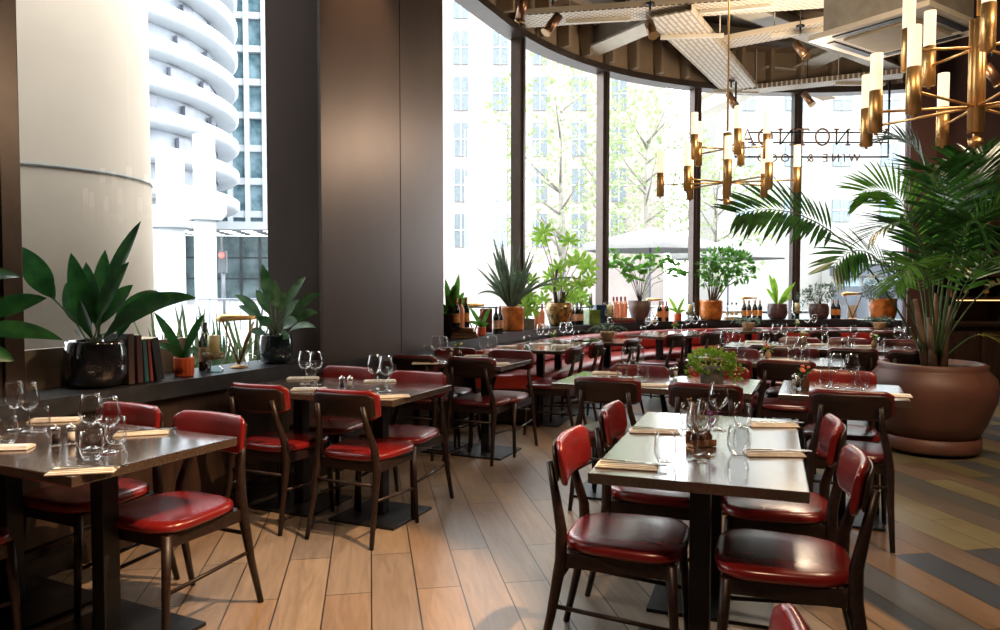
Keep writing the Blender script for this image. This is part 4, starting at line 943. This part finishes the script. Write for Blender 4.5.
bottle(b_rose, 537, .09, 'rose wine bottle left of the gold pot, left of two'); bottle(b_rose, 542, .10, 'rose wine bottle left of the gold pot, right of two')
q = lp(559, .19); yq = q[1]; e = pot('potted_philodendron', q, HS, 'taper', .20, .31, GOLDP, 'tall split leaf plant in a mottled gold pot'); g = G(); gs = G(); o = Vector((q[0], q[1], HS))
for tx, ty, r_ in ((544, 232, .20), (541, 240, .18), (569, 241, .20), (580, 262, .22), (588, 268, .20), (572, 262, .17), (558, 268, .16), (562, 285, .18), (578, 284, .16), (548, 288, .16), (590, 280, .14), (543, 300, .16), (550, 276, .14), (570, 296, .15), (583, 296, .14)):
    b_ = D(tx, ty, yq+random.uniform(-.2, .2))-o; lobed(g, b_, r_); gs.tube([(b_.x*.1, 0, .28), (b_.x*.5, b_.y*.4, .3+(b_.z-.3)*.6), b_], .005, 5)
gs.tube([(-.03, 0, .26), (-.06, 0, .5), (-.03, 0, .78)], [.03, .026, .018], 8); gs.tube([(.05, 0, .26), (.06, 0, .45)], [.03, .022], 8)
g.build('leaves', L_LIGHT, e); gs.build('stems', STEM, e)
for i, px in enumerate((572.5, 577, 581)): bottle(b_kraft, px, .10+.03*(i % 2), 'dark bottle between gold and green pots, %s' % ('left', 'middle', 'right')[i])
q = lp(591, .13); e = pot('potted_palm_sprig', q, HS, 'cyl', .095, .20, GREENG, 'bright plant in a square green pot', square=True)
g = G()
for i in range(11): lobed(g, (random.uniform(-.38, .02), random.uniform(-.1, .1), random.uniform(.25, .58)), .12)
g.build('leaves', L_LIGHT, e); spiky(e, 10, .24, .02, .2, L_GREY, .5, 'upright_leaves')
q = lp(600, .22); e = empty('blue_vase', (q[0], q[1], HS), .2, 'tall dark blue square vase behind the green pot', 'vase'); g = G(); g.box((0, 0, .13), (.16, .14, .26), bev=.01); g.build('body', BLUEG, e); g = G(); g.box((0, 0, .262), (.12, .10, .006)); g.build('opening', IRON, e)
candle_jar(609, .12, 'blue glass candle jar beside the second mullion', 1.15)
q = lp(620, .16); 
for i in range(2):
    e = empty('book', (q[0], q[1], HS+.035*i), .25-.1*i, ('lower', 'upper')[i]+' book lying under the four rose bottles', 'book'); g = G(); g.box((0, 0, .004), (.40, .2, .006)); g.box((0, 0, .031), (.40, .2, .006)); g.box((0, -.098, .0175), (.40, .004, .033)); g.build('cover', (mat('book_wine', (.16, .02, .03)), MATS['book_tan'])[i], e); g = G(); g.box((0, .002, .0175), (.39, .19, .022)); g.build('pages', PAPER, e)
for i, px in enumerate((613.5, 617, 621, 625)): bottle(b_rose, px, .14+.05*(i % 2), 'rose bottle on the flat books, %s from left' % ('first', 'second', 'third', 'fourth')[i], dz=.071)
q = lp(639.5, .18); yq = q[1]; e = pot('potted_schefflera', q, HS, 'taper', .17, .31, TAUPE, 'spreading thin plant in a smooth taupe pot'); g = G(); gs = G(); o = Vector((q[0], q[1], HS))
for tx, ty in ((614, 253), (620, 262), (627, 264), (633, 268), (624, 273), (640, 258), (646, 272), (662, 262), (672, 268), (680, 275), (655, 256), (612, 266), (668, 259), (635, 278), (648, 264)):
    b_ = D(tx, ty, yq+random.uniform(-.2, .2))-o; gs.tube([(0, 0, .28), (b_.x*.35, b_.y*.3, .35+(b_.z-.3)*.55), b_], .005, 5)
    for i in range(6): a = random.uniform(0, 6.3); d = Vector((cos(a), random.uniform(-.6, .6), sin(a)*.6-.2)).normalized()*.13; c = b_+Vector((random.uniform(-.06, .06), 0, random.uniform(-.04, .04))); g.blade(c, c+d, .055, .01, n_=4)
g.build('leaves', L_MID, e); gs.build('stems', STEM, e)
book_lamp(655, .22, 'folding lamp behind the bottles right of the taupe pot', 1.0, -.2)
for i, (px, pr_) in enumerate(((659.5, b_dark), (663, b_rose), (666.5, b_dark))): bottle(pr_, px, .10, '%s bottle of the trio right of the taupe pot' % ('left dark', 'middle rose', 'right dark')[i])
small_orange(678, 'small plant in an orange pot left of the third mullion', 1.15, .15, L_LIGHT)
candle_jar(690, .14, 'clear blue candle jar before the third mullion', 1.1)
def bush_tree(px, off, lb, kind, r_, h, m, lm, boxes, trunk=True, n_=220, L=.07, W=.03, name='potted_ficus'):
    q = lp(px, off); yq = q[1]; e = pot(name, q, HS, kind, r_, h, m, lb); o = Vector((q[0], q[1], HS)); g = G(); gs = G()
    for x0, y0, rx, ry in boxes:
        c = D(x0, y0, yq)-o; sc = yq/FPX; leaves(g, c, (rx*sc, rx*sc*.8, ry*sc), int(n_*rx*ry/400), L, W)
        gs.tube([(c.x*.12, 0, h*.85), (c.x*.4, 0, h+(c.z-h)*.5), c], [.012, .009, .004], 6)
    g.build('leaves', lm, e); gs.build('stems', STEM, e); return e
bush_tree(711, .20, 'small ficus tree in an amber barrel pot right of the third mullion', 'barrel', .185, .31, AMBER, L_MID, ((706, 268, 9, 9), (714, 258, 12, 9), (727, 262, 14, 12), (740, 263, 12, 10), (718, 275, 12, 9), (736, 276, 9, 7), (748, 274, 8, 5), (735, 251, 8, 6), (704, 280, 7, 6), (722, 284, 7, 4)), n_=300, L=.10, W=.045)
q = lp(732, .2); e = empty('bottle_box', (q[0], q[1], HS), 0, 'clear glass box of small white bottles left of the dark bottles', 'box'); g = G(); g.box((0, 0, .02), (.22, .12, .04), bev=.004); g.build('tray', PAPER, e)
for i in range(3): g = G(); g.lathe([(0, .04), (.028, .04), (.028, .17), (.012, .2), (.012, .235), (0, .235)], (-.07+.07*i, 0, 0), 12); f = g.build('small_bottle', GLASS, e); g = G(); g.lathe([(.0285, .07), (.0285, .13)], (-.07+.07*i, 0, 0), 12); g.build('paper_label', PAPER, f); g = G(); g.lathe([(.014, .235), (.014, .27), (0, .27)], (-.07+.07*i, 0, 0), 10); g.build('stopper', IRON, f)
book_lamp(750, .24, 'folding lamp standing behind the four dark bottles', 1.05, .1)
for i, px in enumerate((744, 749, 755, 760)): bottle(b_dark, px, .10+.03*(i % 2), 'dark bottle with orange label in the row of four, %s from left' % ('first', 'second', 'third', 'fourth')[i])
q = lp(777.5, .18); e = pot('potted_bird_of_paradise', q, HS, 'round', .155, .25, PURPL, 'upright bright leaves in a speckled dark pot left of the fourth mullion')
g = G(); 
for a, b_, wd in (((0, 0, .2), (-.14, 0, .72), .09), ((0, 0, .2), (-.05, .05, .68), .08), ((0, 0, .2), (.24, -.02, .55), .09), ((0, 0, .2), (.22, .0, .38), .08), ((0, 0, .2), (.12, -.1, .36), .08), ((0, 0, .2), (-.17, .05, .5), .07), ((0, 0, .2), (.30, .03, .60), .06)): g.blade(a, b_, wd, .05, n_=8, peak=.6)
g.build('leaves', L_LIGHT, e)
candle_jar(797.5, .14, 'candle jar right of the fourth mullion with an amber base', 1.15)
bush_tree(819, .18, 'grey green bush in a speckled dark pot on the right ledge', 'round', .155, .25, PURPL, L_GREY, ((820, 293, 15, 9), (805, 297, 8, 7), (826, 290, 9, 7)), n_=800, L=.05, W=.022, name='potted_bush')
for i, px in enumerate((833.5, 838.5)): bottle(b_dark, px, .12, '%s of two dark bottles with orange labels near the right end' % ('left', 'right')[i], dz=.012)
q = lp(839, .14); e = empty('book', (q[0], q[1], HS), -.1, 'thin dark book lying under the two right end bottles', 'book'); g = G(); g.box((0, 0, .0055), (.34, .2, .011), bev=.002); g.build('cover', MATS['book_maroon'], e)
q = lp(853, .22); e = empty('card', (q[0], q[1], HS), -.1, 'beige menu card standing between the lamp arms at the right', 'card'); g = G(); g.box((0, .02, .11), (.13, .006, .22)); g.build('front_leaf', NAP, e); g = G(); g.box((0, .05, .105), (.13, .006, .21), M=Matrix.Rotation(.2, 3, 'X')); g.build('rear_leaf', NAP, e)
book_lamp(853, .12, 'folding lamp with V arms at the right end of the ledge', 1.25, -.15)
bush_tree(883, .19, 'silver leaved bush in a large amber pot at the right end', 'barrel', .205, .335, AMBER, L_SILV, ((883, 288, 18, 9), (875, 293, 12, 7), (893, 291, 11, 8)), n_=1500, L=.06, W=.016, name='potted_silver_bush')

# ------------------------------------------------------------------ large palm
PX, PY = 3.56, 6.08
e = empty('potted_palm', (PX, PY, 0), 0, 'tall kentia palm in a huge terracotta pot at the right', 'potted plant')
g = G(); g.lathe([(0, .115), (.33, .115), (.40, .26), (.462, .44), (.474, .54), (.455, .62), (.405, .675), (.395, .69), (.405, .72), (.385, .735), (.345, .73), (.34, .66), (0, .66)], seg=56); g.build('pot', TERRA, e)
g = G(); g.lathe([(0, .03), (.355, .03), (.365, .05), (.365, .14), (.35, .145), (.34, .12), (0, .12)], seg=48); g.build('saucer', TERRA, e)
g = G()
for a in range(5): g.lathe([(0, 0), (.025, 0), (.025, .03), (0, .03)], (.25*cos(a*1.257), .25*sin(a*1.257), 0), 10)
g.build('castor_feet', IRON, e)
g = G(); g.lathe([(0, .70), (.34, .695)], seg=30); g.build('soil', SOIL, e)
gs = G()
for x, y, dx, dz in ((-.05, 0, -.10, .55), (.03, .04, .02, .6), (.06, -.05, .06, .5), (-.02, -.06, -.05, .4)): gs.tube([(x, y, .68), (x+dx*.4, y, .68+dz*.5), (x+dx, y, .7+dz)], [.035, .03, .018], 9)
gs.build('trunk', STEM, e)
PC = Vector((PX, PY, 0))
def frond(pts, nl, Ll, wd, m=L_PALM, start=.35, droopf=.25, ref=(0, 0, 1)):
    pts = [Vector(p) for p in pts]; wd *= .8; nl = int(nl*1.15)
    def bez(t):
        a = [p.copy() for p in pts]
        while len(a) > 1: a = [a[i].lerp(a[i+1], t) for i in range(len(a)-1)]
        return a[0]
    g = G(); N = 14; g.tube([bez(i/N) for i in range(N+1)], [.010-.008*i/N for i in range(N+1)], 6); r_ = g.build('frond', STEMG, e)
    g = G()
    for i in range(nl):
        t = start+(1-start)*(i+.5)/nl; q = bez(t); tg = (bez(min(1, t+.02))-bez(t-.02)).normalized(); u = (t-start)/(1-start)
        side = tg.cross(Vector(ref)); side = side.normalized() if side.length > .05 else Vector((1, 0, 0)); up = side.cross(tg)
        l_ = Ll*(.45+.55*sin(pi*min(1, u*.85+.12)))
        for s_ in (-1, 1):
            d = (tg*(.45+.5*u)+side*s_*.8+up*.22).normalized(); tip = q+d*l_+Vector((0, 0, -l_*droopf*random.uniform(.5, 1.5)))
            g.blade(q, tip, wd, l_*.06, side=d.cross(up), n_=5, fold=.25, peak=.35)
    g.build('leaflets', m, r_)
def px3(px, py, dy): return D(px, py, PY+dy)-PC
base = (0, 0, .75)
frond([(-.05, 0, .75), px3(875, 262, -.1), px3(818, 190, -.25), px3(738, 214, -.35)], 20, .46, .046, start=.56, droopf=.22, ref=(.1, -.72, .65))
frond([(-.04, 0, .75), px3(905, 290, -.2), px3(870, 215, -.4), px3(832, 268, -.5)], 18, .36, .040, start=.45, ref=(.1, -.6, .75))
frond([(0, .05, .75), px3(925, 260, .1), px3(920, 175, .2), px3(862, 192, .3)], 24, .48, .036, L_MID, start=.42, ref=(0, -.7, .6))
frond([(0, .05, .75), px3(940, 240, .2), px3(940, 120, .3), px3(880, 140, .4)], 24, .38, .040, start=.5)
frond([(0, 0, .75), px3(930, 270, -.2), px3(930, 190, -.3), px3(872, 235, -.4)], 22, .46, .036, start=.4)
frond([(.02, 0, .75), px3(950, 260, -.1), px3(950, 150, -.2), px3(930, 175, -.3)], 20, .48, .036, start=.45)
frond([(.04, 0, .75), px3(955, 250, .1), px3(965, 130, .1), px3(1010, 150, .1)], 24, .52, .036, start=.45)
frond([(.04, 0, .75), px3(965, 260, -.1), px3(985, 170, -.3), px3(1040, 215, -.4)], 24, .52, .036, L_MID, start=.4)
frond([(.05, 0, .75), px3(960, 290, .2), px3(1000, 220, .3), px3(1060, 250, .4)], 22, .5, .036, start=.4)
frond([(.0, -.05, .75), px3(935, 290, -.4), px3(925, 230, -.6), px3(895, 285, -.7)], 18, .34, .034, L_MID, start=.45)
frond([(.03, -.05, .75), px3(955, 300, -.4), px3(980, 230, -.6), px3(1005, 275, -.7)], 18, .36, .034, L_MID, start=.4)
frond([(.0, .05, .75), px3(945, 290, .3), px3(935, 200, .5), px3(965, 235, .6)], 22, .40, .036, start=.4)
frond([(-.02, .05, .75), px3(930, 300, .3), px3(905, 240, .5), px3(915, 265, .6)], 20, .36, .034, L_MID, start=.4)
frond([(.05, -.02, .75), px3(965, 345, -.2), px3(975, 318, -.3), px3(1008, 350, -.4)], 12, .16, .024, L_YEL, start=.6)
frond([(.05, .05, .75), px3(975, 290, .1), px3(1010, 250, .1), px3(1030, 320, .1)], 20, .34, .03, L_YEL, start=.5)
frond([(.05, .02, .75), px3(970, 250, .2), px3(985, 140, .3), px3(960, 160, .4)], 24, .48, .046, start=.42)
frond([(.03, .03, .75), px3(950, 230, .4), px3(955, 140, .5), px3(1000, 185, .6)], 24, .5, .036, L_MID, start=.42)
frond([(.03, -.03, .75), px3(955, 260, -.3), px3(965, 190, -.5), px3(985, 235, -.6)], 22, .46, .036, start=.42)
frond([(-.05, .02, .75), px3(915, 300, 0), px3(895, 240, 0), px3(860, 275, .1)], 18, .30, .03, start=.5)

# ------------------------------------------------------------------ bar wall with shelves
BX, BY = 5.40, 9.3
e = empty('back_bar', (BX, BY, 0), 0, 'dark wooden back bar with bottle shelves behind the palm', 'bar')
g = G(); g.box((1.5, .30, .43), (3.0, .6, .84), bev=.01); g.build('cabinet', PANEL, e)
for i in range(5):
    g = G(); g.box((.36+.57*i, -.012, .44), (.52, .024, .70), bev=.006); dr = g.build('cabinet_door', PANEL, e); g = G(); g.tube([(.56+.57*i, -.03, .68), (.56+.57*i, -.03, .76)], .006, 6); g.build('handle', BRASSD, dr)
g = G(); g.box((1.5, .28, .875), (3.04, .66, .05), bev=.008); g.build('counter', WOOD, e)
g = G(); g.box((1.5, .58, 1.7), (3.0, .04, 1.6)); g.build('back_panel', MAROON, e)
for x in (.05, 1.15, 2.3, 2.97): g = G(); g.box((x, .34, 1.72), (.07, .46, 1.66), bev=.005); g.build('upright', PANEL, e)
for z in (1.20, 1.50, 1.79, 2.10, 2.52): g = G(); g.box((1.5, .36, z), (2.94, .40, .035)); g.build('shelf', PANEL, e)
g = G(); g.box((1.67, -.1+.4, 4.0), (3.4, .3, 2.95)); struct('wall_bar', g, MAROON, loc=(BX, BY+.1, 0))
LS = mat('bar_strip_light', (1, .55, .22), .4, emit=2.2)
g = G(); g.box((.95, .26, 1.175), (.9, .02, .012)); g.build('strip_light', LS, e)
for zi, z in enumerate((1.2175, 1.5175, 1.8075, 2.1175)):
    for i in range(8):
        x = BX+.22+.24*i+random.uniform(-.03, .03); y = BY+.36
        if abs(x-BX-1.15) < .09: continue
        lb = '%s bottle on the %s shelf of the back bar' % (('first', 'second', 'third', 'fourth', 'fifth', 'sixth', 'seventh', 'eighth')[i], ('lowest', 'second', 'third', 'top')[zi])
        if zi in (0, 1, 3) : 
            o_ = (b_dark, b_kraft, b_rose)[(i*2+zi) % 3]((x, y, z), random.uniform(0, 6), lb, 'bottles on the back bar')
            o_.scale = (.85, .85, .85)
        else: wineP((x, y, z), 0, lb.replace('bottle', 'wine glass'), 'wine glasses on the back bar')

# ------------------------------------------------------------------ outside
g = G(); g.prism([(-120, -20), (120, -20), (120, 140), (-120, 140)], -.3, -.2); struct('ground', g, ROAD)
# big round column right outside the first window
q = Vector((-5.22, 8.1)); e = empty('stone_column', (q.x, q.y, -.2), 0, 'huge round beige column standing outside the first window', 'column')
g = G(); g.lathe([(0, 0), (1.30, 0), (1.30, 2.7), (1.29, 2.71), (1.29, 12), (0, 12)], seg=64); g.build('shaft', COLSTONE, e)
g = G(); g.lathe([(1.302, 2.70), (1.31, 2.70), (1.31, 2.73), (1.302, 2.73)], seg=64); g.build('joint', B_STONE, e)
# white ringed tower
q = D(36, 286, 62); e = empty('ringed_tower', (q.x, q.y, 0), 0, 'white curved building wrapped in horizontal rings outside the first window', 'building')
g = G(); g.lathe([(14.3, 8), (14.3, 60)], seg=72); g.build('wall', mat('ring_tower_wall', (.21, .235, .28), .6, col2=(.33, .36, .40), scale=.35, stretch=(1, 1, 2)), e)
for i in range(17):
    z = 8+2.6*i; g = G(); g.lathe([(14.4, z-.1), (15.9, z), (16.2, z+.25), (16.2, z+.85), (15.9, z+1.05), (14.4, z+1.0)], seg=72); g.build('ring', B_WHITE, e)
for i in range(16):
    for k in range(5):
        a = -1.15+.28*k+.05*(i % 3); z = 9.35+2.6*i; c_, s_ = cos(a), sin(a); g = G(); g.box((14.6*c_, 14.6*s_, z+.35), (.3, 1.3, 1.0), a); g.build('window', B_GREY, e)
g = G(); g.lathe([(10.5, 0), (10.5, 8), (14.4, 8.2)], seg=48); g.build('ground_floor', B_BLUE, e)
for k in range(4): a = -1.5+.36*k; g = G(); g.tube([(14*cos(a), 14*sin(a), 0), (14*cos(a), 14*sin(a), 8.2)], .5, 14); g.build('column', B_WHITE, e)
# white columns nearer
for px, dd, r_, lb in ((206, 30, .42, 'white round column in the street, right of the ringed tower'), (172, 34, .6, 'leaning looking white column in the street by the ringed tower')):
    q = D(px, 286, dd); e = empty('street_column', (q.x, q.y, -.2), 0, lb, 'column', 'white street columns'); g = G(); g.lathe([(r_, 0), (r_, 7.6), (0, 7.6)], seg=20); g.build('shaft', B_WHITE, e); g = G(); g.lathe([(r_*1.5, 4.2), (r_*2, 4.5), (r_*2, 5.0), (r_*1.3, 5.2)], seg=20); g.build('collar', B_WHITE, e)
# gridded office building
q = D(220, 286, 85); e = empty('office_building', (q.x, q.y, 0), .12, 'white gridded office building with blue glass outside the first window', 'building')
g = G(); g.box((6, 2.0, 34), (26, 3, 52)); g.build('glazing', B_BLUE, e)
for i in range(14): g = G(); g.box((6, .2, 9.6+3.75*i), (26, .7, .75)); g.build('floor_band', B_WHITE, e)
for i in range(14): g = G(); g.box((-6.5+1.95*i, .0, 34), (.5, .8, 52)); g.build('post', B_WHITE, e)
g = G(); g.box((6, -4, 7.6), (26, 10, .8)); g.build('canopy', B_WHITE, e)
g = G()
for i in range(8):
    for j in range(4): g.box((-2+2.2*i, -7+2*j, 7.17), (1.1, .25, .06))
g.build('canopy_lights', mat('canopy_light', (1, .97, .9), emit=6), e)
g = G(); g.box((6, .5, 3.4), (26, 1, 7.4)); g.build('shopfront', mat('dusky_shopfront', (.07, .11, .12), .3, col2=(.20, .27, .29), scale=.6), e)
for i in range(12): g = G(); g.box((-6+2.1*i, -.1, 3.4), (.25, .3, 7.2)); g.build('shopfront_post', B_WHITE if i % 3 == 0 else B_DARK, e)
for z in (2.2, 4.6): g = G(); g.box((6, -.05, z), (26, .25, .2)); g.build('shopfront_rail', B_DARK, e)
q = D(224, 286, 32); e = empty('traffic_light', (q.x, q.y, -.2), 0, 'traffic light with a red lamp in the street outside the first window', 'traffic light')
g = G(); g.tube([(0, 0, 0), (0, 0, 3.0)], .06, 10); g.build('pole', B_GREY, e); g = G(); g.box((0, -.1, 2.6), (.34, .2, .95), bev=.03); h_ = g.build('head', B_DARK, e)
g = G(); g.tube([(0, -.2, 2.88), (0, -.24, 2.88)], .12, 14); g.build('red_lamp', mat('red_signal', (1, .05, .04), emit=4), h_)
q = D(240, 286, 26); e = empty('street_railing', (q.x, q.y, -.2), -.2, 'pale metal street railing outside the first window', 'railing')
g = G(); g.tube([(-1.6, 0, 1.1), (1.6, 0, 1.1)], .03, 8); g.build('top_rail', B_GREY, e)
for i in range(9): g = G(); g.tube([(-1.6+.4*i, 0, 0), (-1.6+.4*i, 0, 1.1)], .02, 6); g.build('post', B_GREY, e)
# street side brick block and pale block
def block(name, x0, x1, y, h, m, wm, w_, wh, sx, sz, z0, lb, off=0, frame=None):
    e = empty(name, ((x0+x1)/2, y, 0), 0, lb, 'building'); L_ = x1-x0; g = G(); g.box((0, 2, h/2), (L_, 4, h)); g.build('wall', m, e); n_ = 0
    x = -L_/2+sx/2+off
    while x < L_/2-.3*sx:
        z = z0
        while z < h-1:
            if n_ < 96:
                g = G(); g.box((x, -.02, z+wh/2), (w_, .12, wh)); f = g.build('window', wm, e)
                if frame: g = G(); g.box((x, -.1, z+wh/2), (.08, .06, wh)); g.box((x, -.1, z+wh/2), (w_, .06, .08)); g.build('glazing_bar', frame, f)
                n_ += 1
            z += sz
        x += sx
    return e
block('brick_building', -4.5, 11.5, 52, 24, B_BRICK, mat('washed_window', (.09, .115, .13), .4, var=.2), 1.0, 2.3, 2.75, 3.15, 4.1, 'washed out brick building behind the street trees', .4, B_WHITE)
block('stone_building', 12.2, 32, 42, 18, B_STONE, mat('blue_sash', (.12, .16, .20), .4, var=.15), 1.0, 1.25, 2.7, 3.1, 5.0, 'pale stone building with sash windows beyond the right panes', .3, B_WHITE)
e = empty('cafe_front', (20.3, 40, -.2), -.05, 'grey shopfront under a slate awning beyond the right panes', 'building')
g = G(); g.box((0, .8, 1.3), (4.6, 1.4, 2.6)); g.build('wall', B_STONE, e); g = G(); g.box((0, -.2, 2.38), (4.8, .7, .55)); g.build('awning', B_SLATE, e)
for i in range(3): g = G(); g.box((-1.5+1.5*i, .08, 1.55), (1.3, .1, .9)); g.build('window', B_BLUE, e)
e = empty('covered_terrace', (17.6, 35, -.2), .1, 'dark sheeted terrace screen in the street beyond the right panes', 'screen')
g = G(); g.grid([[(-2.0+.2*i, .12*sin(i*1.3), 0), (-1.95+.2*i, .12*sin(i*1.3+1), 1.55)] for i in range(21)]); g.build('sheet', B_SLATE, e)
for x in (-2, 0, 2): g = G(); g.tube([(x, 0, 0), (x, 0, 1.7)], .03, 8); g.build('post', B_DARK, e)
# canvas parasols in the street
for px, dd, hh_, lb in ((650, 22, 3.3, 'pale street parasol behind the taupe pot plant'), (728, 26, 3.2, 'pale street parasol behind the ficus tree')):
    q = D(px, 286, dd); e = empty('street_parasol', (q.x, q.y, -.2), 0, lb, 'parasol', 'street parasols')
    g = G(); g.lathe([(2.0, hh_-.7), (2.02, hh_-.5), (0, hh_)], seg=8); g.build('canopy', CANV, e); g = G(); g.tube([(0, 0, 0), (0, 0, hh_)], .035, 8); g.build('pole', B_GREY, e)
def tree(px, dd, h, rr, lb, n_=900):
    q = D(px, 286, dd); e = empty('street_tree', (q.x, q.y, -.2), 0, lb, 'tree', 'street trees')
    g = G(); g.tube([(0, 0, 0), (.1, 0, h*.3), (0, .1, h*.6), (.1, 0, h*.9)], [.14, .11, .07, .02], 8)
    for i in range(14): a = random.uniform(0, 6.3); z = random.uniform(h*.25, h*.8); l_ = rr*random.uniform(.5, .9); g.tube([(0, 0, z), (cos(a)*l_*.5, sin(a)*l_*.5, z+l_*.35), (cos(a)*l_, sin(a)*l_, z+l_*.8)], [.05, .03, .012], 5)
    g.build('trunk', mat('street_bark', (.20, .19, .16), .9), e)
    g = G(); leaves(g, (0, 0, h*.62), (rr, rr, h*.40), int(n_*.9), .22, .14); g.build('crown', L_STREET, e)
tree(560, 24, 9.5, 2.6, 'light street tree behind the second and third panes', 1100); tree(645, 27, 8.5, 2.4, 'light street tree behind the fourth pane'); tree(600, 34, 11, 3.0, 'street tree farthest back between the panes', 900)
tree(715, 30, 7.0, 2.4, 'low street tree behind the ficus')
# outdoor planting under the first window
for px, lb in ((165, 'spiky green plant outside the window behind the black pot books'), (195, 'spiky green plant outside the window behind the candle jar'), (222, 'spiky green plant outside the window behind the lamp'), (250, 'spiky green plant outside the window behind the variegated plant')):
    q = curve_px(px, 1.3); e = empty('outdoor_plant', (q.x, q.y, -.2), 0, lb, 'plant', 'outdoor spiky plants'); g = G(); g.tube([(0, 0, 0), (0, 0, .7)], .05, 8); g.build('stem', STEM, e); spiky(e, 55, .75, .03, .65, leafmat('leaf_outdoor', (.10, .15, .06), (.17, .23, .11)), .98, droop=.2)
